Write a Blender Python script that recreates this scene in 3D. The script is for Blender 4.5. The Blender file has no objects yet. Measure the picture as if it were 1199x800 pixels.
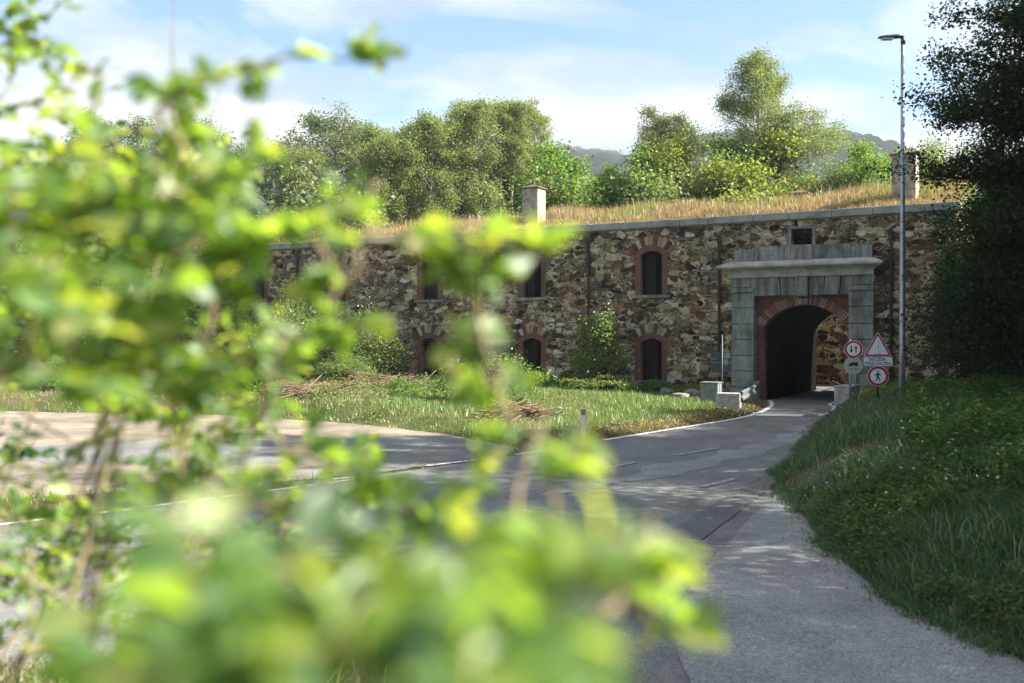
import bpy, bmesh, math, random
import numpy as np
from mathutils import Vector, Matrix, noise
R = math.radians
C = bpy.context.scene.collection
sc = bpy.context.scene

# ------------------------------------------------------------------ camera, world, sun, exposure
CAM_Z = 2.45
FPX, CXP, HY = 1166.0, 599.5, 391.0           # focal length in photo pixels, centre column, horizon row
cam_d = bpy.data.cameras.new('camera'); cam = bpy.data.objects.new('camera', cam_d); C.objects.link(cam)
cam.location = (0, 0, CAM_Z); cam.rotation_euler = (R(90 - 0.44), 0, 0)
cam_d.lens = 35; cam_d.sensor_width = 36; cam_d.clip_start = 0.02; cam_d.clip_end = 5000
cam_d.dof.use_dof = True; cam_d.dof.focus_distance = 33; cam_d.dof.aperture_fstop = 2.3
sc.camera = cam
SUN_EL, SUN_AZ = 37.0, 104.0                  # azimuth clockwise from +Y (view direction): from the right
w = bpy.data.worlds.new('World'); sc.world = w; w.use_nodes = True
nt = w.node_tree; nt.nodes.clear()
def N(nt, t, **k):
    n = nt.nodes.new(t)
    for a, v in k.items():
        if a[0] == '_': n.inputs[a[1:]].default_value = v
        else: setattr(n, a, v)
    return n
def ramp(nt, fac, stops, interp='LINEAR'):
    r = nt.nodes.new('ShaderNodeValToRGB'); r.color_ramp.interpolation = interp
    els = r.color_ramp.elements
    while len(els) < len(stops): els.new(0.5)
    for e, (p, c) in zip(els, stops):
        e.position = p; e.color = (*c, 1) if len(c) == 3 else c
    nt.links.new(fac, r.inputs[0]); return r.outputs[0]
def g(v): return (v, v, v)
L = nt.links.new
sky = N(nt, 'ShaderNodeTexSky', sky_type='NISHITA', sun_disc=False, sun_elevation=R(SUN_EL), sun_rotation=R(SUN_AZ), air_density=1.0, dust_density=1.5, ozone_density=1.6)
tc = N(nt, 'ShaderNodeTexCoord')
sep = N(nt, 'ShaderNodeSeparateXYZ'); L(tc.outputs['Generated'], sep.inputs[0])
zc = N(nt, 'ShaderNodeMath', operation='MAXIMUM', _1=0.0) if False else nt.nodes.new('ShaderNodeMath')
zc.operation = 'ADD'; zc.inputs[1].default_value = 0.22; L(sep.outputs[2], zc.inputs[0])
dx = nt.nodes.new('ShaderNodeMath'); dx.operation = 'DIVIDE'; L(sep.outputs[0], dx.inputs[0]); L(zc.outputs[0], dx.inputs[1])
dy = nt.nodes.new('ShaderNodeMath'); dy.operation = 'DIVIDE'; L(sep.outputs[1], dy.inputs[0]); L(zc.outputs[0], dy.inputs[1])
cmb = nt.nodes.new('ShaderNodeCombineXYZ'); L(dx.outputs[0], cmb.inputs[0]); L(dy.outputs[0], cmb.inputs[1])
n1 = N(nt, 'ShaderNodeTexNoise', noise_dimensions='3D'); n1.inputs['Scale'].default_value = 1.25; n1.inputs['Detail'].default_value = 7; n1.inputs['Roughness'].default_value = 0.55; n1.inputs['Distortion'].default_value = 0.6
L(cmb.outputs[0], n1.inputs['Vector'])
# clouds thicken toward the horizon
hz = nt.nodes.new('ShaderNodeMapRange'); hz.inputs[1].default_value = 0.05; hz.inputs[2].default_value = 0.42; hz.inputs[3].default_value = 0.13; hz.inputs[4].default_value = -0.05
L(sep.outputs[2], hz.inputs[0])
ad = nt.nodes.new('ShaderNodeMath'); ad.operation = 'ADD'; L(n1.outputs[0], ad.inputs[0]); L(hz.outputs[0], ad.inputs[1])
hz2 = nt.nodes.new('ShaderNodeMapRange'); hz2.inputs[1].default_value = 0.45; hz2.inputs[2].default_value = 0.8; hz2.inputs[3].default_value = 0.0; hz2.inputs[4].default_value = 0.22  # extra unseen cloud overhead, added to make the fill light less blue
L(sep.outputs[2], hz2.inputs[0])
ad2 = nt.nodes.new('ShaderNodeMath'); ad2.operation = 'ADD'; L(ad.outputs[0], ad2.inputs[0]); L(hz2.outputs[0], ad2.inputs[1]); ad = ad2
cov = ramp(nt, ad.outputs[0], [(0.46, g(0.0)), (0.55, g(0.6)), (0.66, g(1.0))])
n2 = N(nt, 'ShaderNodeTexNoise'); n2.inputs['Scale'].default_value = 1.7; n2.inputs['Detail'].default_value = 5; n2.inputs['Distortion'].default_value = 0.3
L(cmb.outputs[0], n2.inputs['Vector'])
ccol = ramp(nt, n2.outputs[0], [(0.38, (2.15, 2.45, 2.8)), (0.48, (2.7, 2.95, 3.2)), (0.56, (3.95, 4.0, 4.05))])
skm = nt.nodes.new('ShaderNodeMix'); skm.data_type = 'RGBA'; skm.blend_type = 'MULTIPLY'; skm.inputs[0].default_value = 1.0
L(sky.outputs[0], skm.inputs[6]); skm.inputs[7].default_value = (.76, .92, 1.04, 1)
mx = nt.nodes.new('ShaderNodeMix'); mx.data_type = 'RGBA'; L(cov, mx.inputs[0]); L(skm.outputs[2], mx.inputs[6]); L(ccol, mx.inputs[7])
bg = N(nt, 'ShaderNodeBackground'); bg.inputs[1].default_value = 0.068; L(mx.outputs[2], bg.inputs[0])
out = N(nt, 'ShaderNodeOutputWorld'); L(bg.outputs[0], out.inputs[0])
sd = bpy.data.lights.new('sun', 'SUN'); sd.energy = 5.0; sd.angle = R(0.5); sd.color = (1.0, 0.94, 0.83)
sun = bpy.data.objects.new('sun', sd); C.objects.link(sun)
sv = Vector((math.sin(R(SUN_AZ)) * math.cos(R(SUN_EL)), math.cos(R(SUN_AZ)) * math.cos(R(SUN_EL)), math.sin(R(SUN_EL))))
sun.rotation_euler = sv.to_track_quat('Z', 'Y').to_euler()
vs = sc.view_settings; vs.view_transform = 'Standard'; vs.look = 'None'; vs.gamma = 1; vs.use_curve_mapping = False
vs.exposure = 1.97
sc.cycles.use_denoising = True
sc.cycles.max_bounces = 8; sc.cycles.transparent_max_bounces = 4; sc.cycles.volume_bounces = 0

rng = np.random.default_rng(7)
random.seed(7)

# ------------------------------------------------------------------ helpers
def at(px, py, Y):
    """photo pixel and real distance -> world point"""
    return np.array(((px - CXP) / FPX * Y, Y, CAM_Z - (py - HY) / FPX * Y))
def gp(px, py):
    """photo pixel on the road plane"""
    Y = CAM_Z * FPX / (py - HY); return ((px - CXP) / FPX * Y, Y)

class MB:
    def __init__(s): s.v = []; s.f = []; s.n = 0
    def add(s, v, f):
        v = np.asarray(v, float); s.v.append(v); b = s.n
        s.f += [tuple(int(i) + b for i in q) for q in f]; s.n += len(v)
    def box(s, c, d, rot=None, taper=1.0):
        x, y, z = d[0] / 2, d[1] / 2, d[2] / 2
        v = np.array([(-x, -y, -z), (x, -y, -z), (x, y, -z), (-x, y, -z), (-x * taper, -y * taper, z), (x * taper, -y * taper, z), (x * taper, y * taper, z), (-x * taper, y * taper, z)])
        if rot is not None: v = v @ np.array(rot).T
        s.add(v + np.array(c), [(0, 3, 2, 1), (4, 5, 6, 7), (0, 1, 5, 4), (1, 2, 6, 5), (2, 3, 7, 6), (3, 0, 4, 7)])
    def b2(s, x0, x1, y0, y1, z0, z1): s.box(((x0 + x1) / 2, (y0 + y1) / 2, (z0 + z1) / 2), (x1 - x0, y1 - y0, z1 - z0))
    def tube(s, pts, rad, k=6, cap=True):
        P = np.asarray(pts, float); n = len(P)
        rad = np.full(n, rad) if np.isscalar(rad) else np.asarray(rad, float)
        T = np.gradient(P, axis=0); T /= np.linalg.norm(T, axis=1)[:, None] + 1e-9
        up = np.array((0, 0, 1.0)) if abs(T[0][2]) < .9 else np.array((1.0, 0, 0))
        vs_ = []
        for i in range(n):
            a = np.cross(up, T[i]); a /= np.linalg.norm(a) + 1e-9; b = np.cross(T[i], a); up = b if True else up
            up = np.cross(T[i], a)
            ang = np.arange(k) * 2 * math.pi / k
            vs_.append(P[i] + rad[i] * (np.cos(ang)[:, None] * a + np.sin(ang)[:, None] * b))
            up = b
        v = np.concatenate(vs_); f = []
        for i in range(n - 1):
            for j in range(k):
                f.append((i * k + j, i * k + (j + 1) % k, (i + 1) * k + (j + 1) % k, (i + 1) * k + j))
        if cap: f.append(tuple(range(k))[::-1]); f.append(tuple((n - 1) * k + j for j in range(k)))
        s.add(v, f)
    def cyl(s, p0, p1, r, k=16, r1=None): s.tube([p0, p1], [r, r if r1 is None else r1], k)
    def mesh(s, name):
        me = bpy.data.meshes.new(name)
        me.from_pydata(np.concatenate(s.v).tolist() if s.v else [], [], s.f); me.update(); return me

def link(name, me, mat=None, parent=None, smooth=False, loc=None, bevel=0, **props):
    o = bpy.data.objects.new(name, me); C.objects.link(o)
    if mat and me is not None:
        for m in (mat if isinstance(mat, (list, tuple)) else [mat]): me.materials.append(m)
    if parent: o.parent = parent
    if loc is not None: o.location = loc
    if smooth and me is not None: me.polygons.foreach_set('use_smooth', [True] * len(me.polygons))
    if bevel:
        b = o.modifiers.new('bevel', 'BEVEL'); b.width = bevel; b.segments = 2; b.limit_method = 'ANGLE'; b.angle_limit = R(40)
    for k, v in props.items(): o[k] = v
    return o
def thing(name, label, cat, loc=(0, 0, 0), rz=0, group=None):
    o = bpy.data.objects.new(name, None); C.objects.link(o); o.location = loc; o.rotation_euler = (0, 0, rz)
    o.empty_display_size = 0.2
    o['label'] = label; o['category'] = cat
    if group: o['group'] = group
    return o
def tag(o, label, cat, group=None, kind=None):
    if label: o['label'] = label
    if cat: o['category'] = cat
    if group: o['group'] = group
    if kind: o['kind'] = kind
    return o
def npmesh(name, V, k):
    """V: (n*k,3) vertices, each k consecutive make a face"""
    V = np.ascontiguousarray(V, dtype=np.float32).reshape(-1, 3); nv = len(V); nf = nv // k
    me = bpy.data.meshes.new(name); me.vertices.add(nv); me.vertices.foreach_set('co', V.ravel())
    me.loops.add(nv); me.loops.foreach_set('vertex_index', np.arange(nv, dtype=np.int32))
    me.polygons.add(nf); me.polygons.foreach_set('loop_start', np.arange(0, nv, k, dtype=np.int32))
    me.polygons.foreach_set('loop_total', np.full(nf, k, dtype=np.int32))
    me.update(); me.validate(); return me
def npindexed(name, V, F):
    V = np.ascontiguousarray(V, dtype=np.float32); F = np.ascontiguousarray(F, dtype=np.int32); k = F.shape[1]
    me = bpy.data.meshes.new(name); me.vertices.add(len(V)); me.vertices.foreach_set('co', V.ravel())
    me.loops.add(F.size); me.loops.foreach_set('vertex_index', F.ravel())
    me.polygons.add(len(F)); me.polygons.foreach_set('loop_start', np.arange(0, F.size, k, dtype=np.int32))
    me.polygons.foreach_set('loop_total', np.full(len(F), k, dtype=np.int32))
    me.update(); me.validate(); return me
def unit(a): return a / (np.linalg.norm(a, axis=-1, keepdims=True) + 1e-9)

def leaves(P, size, rg, flat=0.4, width=0.5, down=0.0, dirs=None, rich=False):
    """leaf blades: folded four or six corner shapes, one island each"""
    n = len(P); P = np.asarray(P, float)
    sz = size * rg.uniform(0.65, 1.25, n)[:, None]
    d = rg.normal(size=(n, 3)) if dirs is None else dirs + rg.normal(size=(n, 3)) * 0.5
    d[:, 2] = d[:, 2] * 0.6 - down
    d = unit(d)
    nn = rg.normal(size=(n, 3)) * flat * 1.6 + np.array((0, 0, 1.0)); side = unit(np.cross(d, nn)); up = unit(np.cross(side, d))
    wd = width * sz * 0.5
    if not rich:
        a = P; b = P + d * sz * .5 + side * wd + up * sz * .06; c = P + d * sz - up * sz * .08; e = P + d * sz * .5 - side * wd + up * sz * .06
        V = np.stack([a, b, c, e], 1); base = np.arange(n)[:, None] * 4
        F = np.concatenate([base + np.array((0, 1, 2)), base + np.array((0, 2, 3))])
        return V.reshape(-1, 3), F
    crv = -up * sz * .12
    pts = [P, P + d * sz * .5 + crv * .0, P + d * sz * 1.0 + crv * 1.2]
    l = [P + d * sz * .22 - side * wd * .75 + up * sz * .05, P + d * sz * .52 - side * wd + up * sz * .07, P + d * sz * .8 - side * wd * .55 + up * sz * .02]
    r = [P + d * sz * .22 + side * wd * .75 + up * sz * .05, P + d * sz * .52 + side * wd + up * sz * .07, P + d * sz * .8 + side * wd * .55 + up * sz * .02]
    V = np.stack(pts + l + r, 1); base = np.arange(n)[:, None] * 9     # 0,1,2 mid; 3,4,5 left; 6,7,8 right
    q = []
    for t in [(0, 1, 3), (3, 1, 4), (4, 1, 5), (5, 1, 2), (0, 6, 1), (6, 7, 1), (7, 8, 1), (8, 2, 1)]: q.append(base + np.array(t))
    return V.reshape(-1, 3), np.concatenate(q)
def leafmesh(name, P, size, rg, **k):
    V, F = leaves(P, size, rg, **k); return npindexed(name, V, F)

def blades(P, h, rg, wd=0.02, lean=0.35, seg=1, wind=(0, 0)):
    n = len(P); P = np.asarray(P, float); hh = h * rg.uniform(0.45, 1.25, n)[:, None] if np.isscalar(h) else h[:, None] * rg.uniform(0.5, 1.2, n)[:, None]
    a = rg.uniform(0, 2 * math.pi, n); sd_ = np.stack([np.cos(a), np.sin(a), np.zeros(n)], 1) * wd / 2
    l = rg.normal(size=(n, 2)) * lean + np.array(wind); ln = np.concatenate([l, np.zeros((n, 1))], 1) * hh
    up = np.array((0, 0, 1.0)) * hh
    if seg == 1:
        V = np.stack([P - sd_, P + sd_, P + up + ln], 1).reshape(-1, 3)
        return V, np.arange(3 * n).reshape(-1, 3)
    m = P + up * .6 + ln * .35; t = P + up * .9 + ln * 1.0
    V = np.stack([P - sd_, P + sd_, m + sd_ * .8, m - sd_ * .8, t], 1).reshape(-1, 3); b = np.arange(n)[:, None] * 5
    return V, np.concatenate([b + np.array((0, 1, 2)), b + np.array((0, 2, 3)), b + np.array((3, 2, 4))])

# ------------------------------------------------------------------ materials
def mat(name, rough=0.9, spec=0.3):
    m = bpy.data.materials.new(name); m.use_nodes = True; t = m.node_tree
    b = t.nodes['Principled BSDF']; b.inputs['Roughness'].default_value = rough; b.inputs['Specular IOR Level'].default_value = spec
    return m, t, b
def tex(t, kind='ShaderNodeTexNoise', scale=5, vec=None, **k):
    n = t.nodes.new(kind)
    if 'Scale' in n.inputs: n.inputs['Scale'].default_value = scale
    for a, v in k.items():
        key = a.replace('_', ' ')
        if key in n.inputs: n.inputs[key].default_value = v
        else: setattr(n, a, v)
    if vec is not None: t.links.new(vec, n.inputs['Vector'])
    return n
def objco(t, sc_=(1, 1, 1), distort=0, dscale=2):
    c = t.nodes.new('ShaderNodeTexCoord'); mp = t.nodes.new('ShaderNodeMapping'); mp.inputs['Scale'].default_value = sc_
    t.links.new(c.outputs['Object'], mp.inputs[0]); o = mp.outputs[0]
    if distort:
        n = tex(t, scale=dscale, vec=o, Detail=3); s = t.nodes.new('ShaderNodeVectorMath'); s.operation = 'SUBTRACT'; s.inputs[1].default_value = (.5, .5, .5)
        t.links.new(n.outputs['Color'], s.inputs[0]); sc2 = t.nodes.new('ShaderNodeVectorMath'); sc2.operation = 'SCALE'; sc2.inputs['Scale'].default_value = distort
        t.links.new(s.outputs[0], sc2.inputs[0]); a = t.nodes.new('ShaderNodeVectorMath'); a.operation = 'ADD'; t.links.new(o, a.inputs[0]); t.links.new(sc2.outputs[0], a.inputs[1]); o = a.outputs[0]
    return o
def mixc(t, fac, a, b, mode='MIX'):
    m = t.nodes.new('ShaderNodeMix'); m.data_type = 'RGBA'; m.blend_type = mode
    for i, v in ((0, fac), (6, a), (7, b)):
        if hasattr(v, 'links') or hasattr(v, 'is_linked'): t.links.new(v, m.inputs[i])
        else: m.inputs[i].default_value = v if i == 0 else (*v, 1)
    return m.outputs[2]
def bump(t, b, h, strength=0.5, dist=0.02, prev=None):
    n = t.nodes.new('ShaderNodeBump'); n.inputs['Strength'].default_value = strength; n.inputs['Distance'].default_value = dist
    t.links.new(h, n.inputs['Height'])
    if prev is not None: t.links.new(prev, n.inputs['Normal'])
    t.links.new(n.outputs[0], b.inputs['Normal']); return n.outputs[0]
def simple(name, col, rough=0.6, metal=0, vary=0.12, scale=6, bmp=0.0, spec=0.4):
    m, t, b = mat(name, rough, spec); b.inputs['Metallic'].default_value = metal
    v = objco(t); n = tex(t, scale=scale, vec=v, Detail=6, Roughness=.65)
    c = ramp(t, n.outputs[0], [(0.3, tuple(x * (1 - vary * 2) for x in col)), (0.7, tuple(min(1, x * (1 + vary)) for x in col))])
    t.links.new(c, b.inputs['Base Color'])
    if bmp: bump(t, b, n.outputs[0], bmp, 0.02)
    return m

def stone_mat(name, dark=1.0, scale=1.0, mortar=(.60, .475, .31)):
    m, t, b = mat(name, 0.93, 0.25)
    v = objco(t, (2.5 * scale, 2.5 * scale, 4.9 * scale), 0.75, 1.3)
    vo = tex(t, 'ShaderNodeTexVoronoi', 1.0, v, Randomness=0.9)
    ve = tex(t, 'ShaderNodeTexVoronoi', 1.0, v, feature='DISTANCE_TO_EDGE', Randomness=0.9)
    v2 = objco(t, (6.0 * scale, 6.0 * scale, 11 * scale), 0.9, 1.5)
    so = tex(t, 'ShaderNodeTexVoronoi', 1.0, v2, Randomness=1.0); se = tex(t, 'ShaderNodeTexVoronoi', 1.0, v2, feature='DISTANCE_TO_EDGE', Randomness=1.0)
    stops = [(0.0, (.018, .010, .006)), (0.13, (.045, .026, .014)), (0.27, (.09, .052, .028)), (0.38, (.17, .105, .055)), (0.47, (.12, .052, .024)), (0.55, (.31, .225, .135)), (0.66, (.42, .33, .21)), (0.77, (.19, .095, .042)), (0.83, (.10, .085, .065)), (0.90, (.46, .41, .32)), (0.96, (.30, .17, .075))]
    sp1 = t.nodes.new('ShaderNodeSeparateColor'); t.links.new(vo.outputs['Color'], sp1.inputs[0])
    sp2 = t.nodes.new('ShaderNodeSeparateColor'); t.links.new(so.outputs['Color'], sp2.inputs[0])
    c1 = ramp(t, sp1.outputs[0], stops, 'CONSTANT'); c2 = ramp(t, sp2.outputs[0], stops, 'CONSTANT')
    fine = tex(t, scale=6.5, vec=objco(t, (1, 1, 1.9), .5, 2), Detail=10, Roughness=.78)
    fr = ramp(t, fine.outputs[0], [(0.28, g(.30)), (0.45, g(.85)), (0.55, g(1.1)), (0.72, g(1.8))])
    c1 = mixc(t, 1.0, c1, fr, 'MULTIPLY'); c2 = mixc(t, 1.0, c2, fr, 'MULTIPLY')
    # weathering stains run over several stones
    rs = tex(t, scale=1.4, vec=objco(t, (1, 1, 1), .5, 1), Detail=6, Roughness=.7)
    c1 = mixc(t, ramp(t, rs.outputs[0], [(.52, g(0)), (.68, g(.55))]), c1, (.21, .11, .05))
    mort = ramp(t, tex(t, scale=4.5, vec=objco(t), Detail=9, Roughness=.75).outputs[0], [(0.3, tuple(x * .30 for x in mortar)), (0.46, tuple(x * .8 for x in mortar)), (0.6, mortar), (0.74, tuple(min(1, x * 1.25) for x in mortar))])
    wn = tex(t, scale=1.3, vec=objco(t), Detail=6, Roughness=.7)
    thr = ramp(t, wn.outputs[0], [(0.38, g(0.0)), (0.68, g(0.20))])
    def mask(e, lo, extra):
        s = t.nodes.new('ShaderNodeMath'); s.operation = 'SUBTRACT'; t.links.new(e, s.inputs[0]); t.links.new(thr, s.inputs[1])
        s2 = t.nodes.new('ShaderNodeMath'); s2.operation = 'MULTIPLY_ADD'; t.links.new(fine.outputs[0], s2.inputs[0]); s2.inputs[1].default_value = .30; t.links.new(s.outputs[0], s2.inputs[2])
        return ramp(t, s2.outputs[0], [(lo, g(0)), (lo + extra, g(1))])
    k1 = mask(ve.outputs['Distance'], 0.14, .06); k2 = mask(se.outputs['Distance'], 0.22, .10)
    col = mixc(t, k2, mort, c2); col = mixc(t, k1, col, c1)
    gap_shade = ramp(t, ve.outputs['Distance'], [(0.0, g(.12)), (0.045, g(.22)), (0.10, g(1))])  # joint shadow painted in, colour darkened along the stone edges
    gn = ramp(t, tex(t, scale=1.9, vec=objco(t), Detail=4).outputs[0], [(0.40, g(0)), (0.52, g(1))])
    gap_shade = mixc(t, gn, (1, 1, 1), gap_shade); col = mixc(t, 1.0, col, gap_shade, 'MULTIPLY')
    big = ramp(t, tex(t, scale=.35, vec=objco(t), Detail=4).outputs[0], [(0.35, g(.9 * dark)), (0.65, g(1.3 * dark))])
    col = mixc(t, 1.0, col, big, 'MULTIPLY')
    t.links.new(col, b.inputs['Base Color'])
    h = mixc(t, k1, mixc(t, k2, g(.1), g(.45)), g(.9)); h2 = mixc(t, 0.38, h, fine.outputs[0])
    bump(t, b, h2, 1.0, 0.10)
    return m
M = {}
M['stone'] = stone_mat('rubble_stone')
M['stone_far'] = stone_mat('retaining_stone', 0.9, 0.8)

def brick_mat(name, c1=(.20, .062, .042), c2=(.13, .04, .03), mortar=(.24, .17, .14)):
    m, t, b = mat(name, .9, .2)
    c = t.nodes.new('ShaderNodeTexCoord'); sp = t.nodes.new('ShaderNodeSeparateXYZ'); t.links.new(c.outputs['Object'], sp.inputs[0])
    ad_ = t.nodes.new('ShaderNodeMath'); ad_.operation = 'ADD'; t.links.new(sp.outputs[0], ad_.inputs[0]); t.links.new(sp.outputs[1], ad_.inputs[1])
    cb = t.nodes.new('ShaderNodeCombineXYZ'); t.links.new(ad_.outputs[0], cb.inputs[0]); t.links.new(sp.outputs[2], cb.inputs[1])
    br = tex(t, 'ShaderNodeTexBrick', 1.0, cb.outputs[0]); br.inputs['Color1'].default_value = (*c1, 1); br.inputs['Color2'].default_value = (*c2, 1); br.inputs['Mortar'].default_value = (*mortar, 1)
    br.inputs['Mortar Size'].default_value = .010; br.inputs['Brick Width'].default_value = .25; br.inputs['Row Height'].default_value = .072; br.inputs['Bias'].default_value = -.1
    n = tex(t, scale=8, vec=objco(t), Detail=8, Roughness=.7); f = ramp(t, n.outputs[0], [(.3, g(.55)), (.7, g(1.35))])
    t.links.new(mixc(t, 1.0, br.outputs[0], f, 'MULTIPLY'), b.inputs['Base Color']); bump(t, b, br.outputs['Fac'], -.5, .01)
    return m
M['brick'] = brick_mat('red_brick', (.15, .05, .036), (.10, .034, .026), (.19, .13, .10))

def granite(name, col=(.24, .245, .235), streak=True):
    m, t, b = mat(name, .85, .3)
    v = objco(t); fine = tex(t, scale=45, vec=v, Detail=5, Roughness=.8); med = tex(t, scale=2.2, vec=v, Detail=8, Roughness=.65)
    c = ramp(t, med.outputs[0], [(.28, tuple(x * .45 for x in col)), (.5, col), (.75, tuple(x * 1.35 for x in col))])
    c = mixc(t, 1.0, c, ramp(t, fine.outputs[0], [(.3, g(.7)), (.7, g(1.25))]), 'MULTIPLY')
    if streak:
        st = tex(t, scale=1, vec=objco(t, (4, 4, .45)), Detail=5, Roughness=.6)
        c = mixc(t, 1.0, c, ramp(t, st.outputs[0], [(.38, (.42, .45, .42)), (.55, (1, 1, 1))]), 'MULTIPLY')
    t.links.new(c, b.inputs['Base Color']); bump(t, b, fine.outputs[0], .25, .01); return m
M['granite'] = granite('grey_granite', (.235, .24, .215))
M['cornice'] = granite('skylit_granite', (.36, .36, .325), False)  # lighter granite copy, sky light on the cornice top painted into it
M['coping'] = granite('coping_granite', (.26, .265, .24), False)
M['voussoir'] = None
def block_mat(name):
    m, t, b = mat(name, .92, .2)
    gi = t.nodes.new('ShaderNodeNewGeometry')
    c = ramp(t, gi.outputs['Random Per Island'], [(0, (.27, .20, .13)), (.22, (.12, .06, .035)), (.4, (.34, .27, .18)), (.6, (.07, .04, .025)), (.75, (.40, .37, .31)), (.9, (.18, .12, .07))], 'CONSTANT')
    n = tex(t, scale=9, vec=objco(t), Detail=8, Roughness=.7)
    t.links.new(mixc(t, 1.0, c, ramp(t, n.outputs[0], [(.3, g(.55)), (.7, g(1.3))]), 'MULTIPLY'), b.inputs['Base Color']); bump(t, b, n.outputs[0], .6, .03); return m
M['voussoir'] = block_mat('window_arch_stone')
def ringbrick(name):
    m, t, b = mat(name, .9, .2)
    gi = t.nodes.new('ShaderNodeNewGeometry')
    c = ramp(t, gi.outputs['Random Per Island'], [(0, (.28, .13, .10)), (.3, (.36, .21, .17)), (.55, (.24, .11, .08)), (.8, (.42, .30, .26))], 'CONSTANT')
    n = tex(t, scale=14, vec=objco(t), Detail=8, Roughness=.7)
    t.links.new(mixc(t, 1.0, c, ramp(t, n.outputs[0], [(.3, g(.6)), (.7, g(1.3))]), 'MULTIPLY'), b.inputs['Base Color']); return m
M['ringbrick'] = ringbrick('arch_brick')
M['plaster'] = simple('chimney_render', (.36, .30, .235), .95, vary=.3, scale=5, bmp=.4)
M['tile'] = simple('clay_tile', (.15, .10, .075), .85, vary=.3, scale=14, bmp=.4)
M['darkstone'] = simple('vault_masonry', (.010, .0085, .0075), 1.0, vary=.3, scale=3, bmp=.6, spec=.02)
M['wood'] = simple('shutter_wood', (.022, .011, .008), .9, vary=.35, scale=7, bmp=.3)
M['rust'] = simple('rusty_downpipe', (.035, .025, .022), .7, vary=.3, scale=8)
M['limewash'] = simple('pale_concrete', (.40, .39, .35), .9, vary=.25, scale=6, bmp=.4)
M['concrete'] = simple('concrete', (.20, .215, .20), .9, vary=.2, scale=7, bmp=.35)
M['galv'] = simple('galvanised_steel', (.36, .39, .42), .42, metal=.75, vary=.12, scale=9)
M['greymetal'] = simple('grey_metal', (.22, .235, .25), .5, metal=.4, vary=.15, scale=12)
M['lamp_dark'] = simple('lamp_housing', (.10, .11, .13), .5, metal=.3, vary=.1)
M['signback'] = simple('sign_back', (.05, .065, .08), .6, metal=.3, vary=.15)
M['white'] = simple('sign_white', (.74, .78, .78), .4, vary=.08, scale=9)
M['fadedwhite'] = simple('faded_sign', (.40, .43, .39), .6, vary=.14, scale=25)
M['red'] = simple('sign_red', (.42, .012, .02), .4, vary=.1)
M['black'] = simple('sign_black', (.008, .012, .015), .5, vary=.1)
M['faintgrey'] = simple('faded_print', (.42, .42, .45), .5, vary=.2)
M['fadedprint'] = simple('faded_lettering', (.17, .19, .17), .6, vary=.15)
M['navy'] = simple('navy_post', (.03, .04, .09), .5, metal=.2, vary=.1)
M['bleached'] = simple('bleached_wood', (.33, .29, .23), .85, vary=.25, scale=10, bmp=.3)
M['bark'] = simple('dark_bark', (.075, .055, .04), .95, vary=.4, scale=6, bmp=.7)
M['palebark'] = simple('pale_bark', (.40, .37, .31), .9, vary=.35, scale=4, bmp=.4)
M['twig'] = simple('shrub_bark', (.24, .19, .11), .85, vary=.25, scale=20, bmp=.3)
M['log'] = simple('log_bark', (.20, .14, .09), .95, vary=.4, scale=8, bmp=.7)
M['logend'] = simple('cut_wood', (.55, .36, .18), .85, vary=.2, scale=10, bmp=.2)
M['rock'] = simple('field_stone', (.20, .19, .175), .95, vary=.3, scale=6, bmp=.6)

def leaf_mat(name, cols, trans=(.25, .42, .06), tw=.4, gloss=.08, rough=.45, tv=.5):
    m = bpy.data.materials.new(name); m.use_nodes = True; t = m.node_tree; t.nodes.clear()
    gi = t.nodes.new('ShaderNodeNewGeometry'); k = len(cols)
    c = ramp(t, gi.outputs['Random Per Island'], [(i / (k - 1), q) for i, q in enumerate(cols)])
    tr = ramp(t, gi.outputs['Random Per Island'], [(0, tuple(x * (1 - tv) for x in trans)), (.6, trans), (1, (min(1, trans[0] * 1.5), trans[1] * 1.1, trans[2]))])
    d = t.nodes.new('ShaderNodeBsdfDiffuse'); t.links.new(c, d.inputs[0]); a = t.nodes.new('ShaderNodeBsdfTranslucent'); t.links.new(tr, a.inputs[0])
    m1 = t.nodes.new('ShaderNodeMixShader'); m1.inputs[0].default_value = tw; t.links.new(d.outputs[0], m1.inputs[1]); t.links.new(a.outputs[0], m1.inputs[2])
    gl = t.nodes.new('ShaderNodeBsdfGlossy'); gl.inputs['Roughness'].default_value = rough; gl.inputs[0].default_value = (1, 1, 1, 1)
    m2 = t.nodes.new('ShaderNodeMixShader'); m2.inputs[0].default_value = gloss; t.links.new(m1.outputs[0], m2.inputs[1]); t.links.new(gl.outputs[0], m2.inputs[2])
    o = t.nodes.new('ShaderNodeOutputMaterial'); t.links.new(m2.outputs[0], o.inputs[0]); return m
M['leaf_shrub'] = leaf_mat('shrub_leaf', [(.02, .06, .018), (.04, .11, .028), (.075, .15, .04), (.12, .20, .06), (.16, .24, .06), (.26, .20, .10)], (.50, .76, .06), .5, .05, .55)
M['leaf_mid'] = leaf_mat('shrub_leaf_painted_shade', [(.012, .04, .012), (.025, .07, .02), (.045, .10, .03), (.08, .14, .04)], (.13, .26, .03), .35, .015, .5)  # darker shrub leaf, shade of the bush interior painted into the colour
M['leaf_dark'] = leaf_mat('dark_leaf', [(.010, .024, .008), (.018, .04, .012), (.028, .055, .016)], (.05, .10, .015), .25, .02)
M['leaf_birch'] = leaf_mat('birch_leaf', [(.10, .15, .045), (.15, .20, .07), (.20, .25, .09), (.25, .26, .10)], (.30, .40, .10), .5, .02)
M['leaf_bright'] = leaf_mat('bright_leaf', [(.06, .13, .025), (.09, .18, .035), (.13, .22, .045)], (.26, .44, .06), .5, .02)
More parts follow.
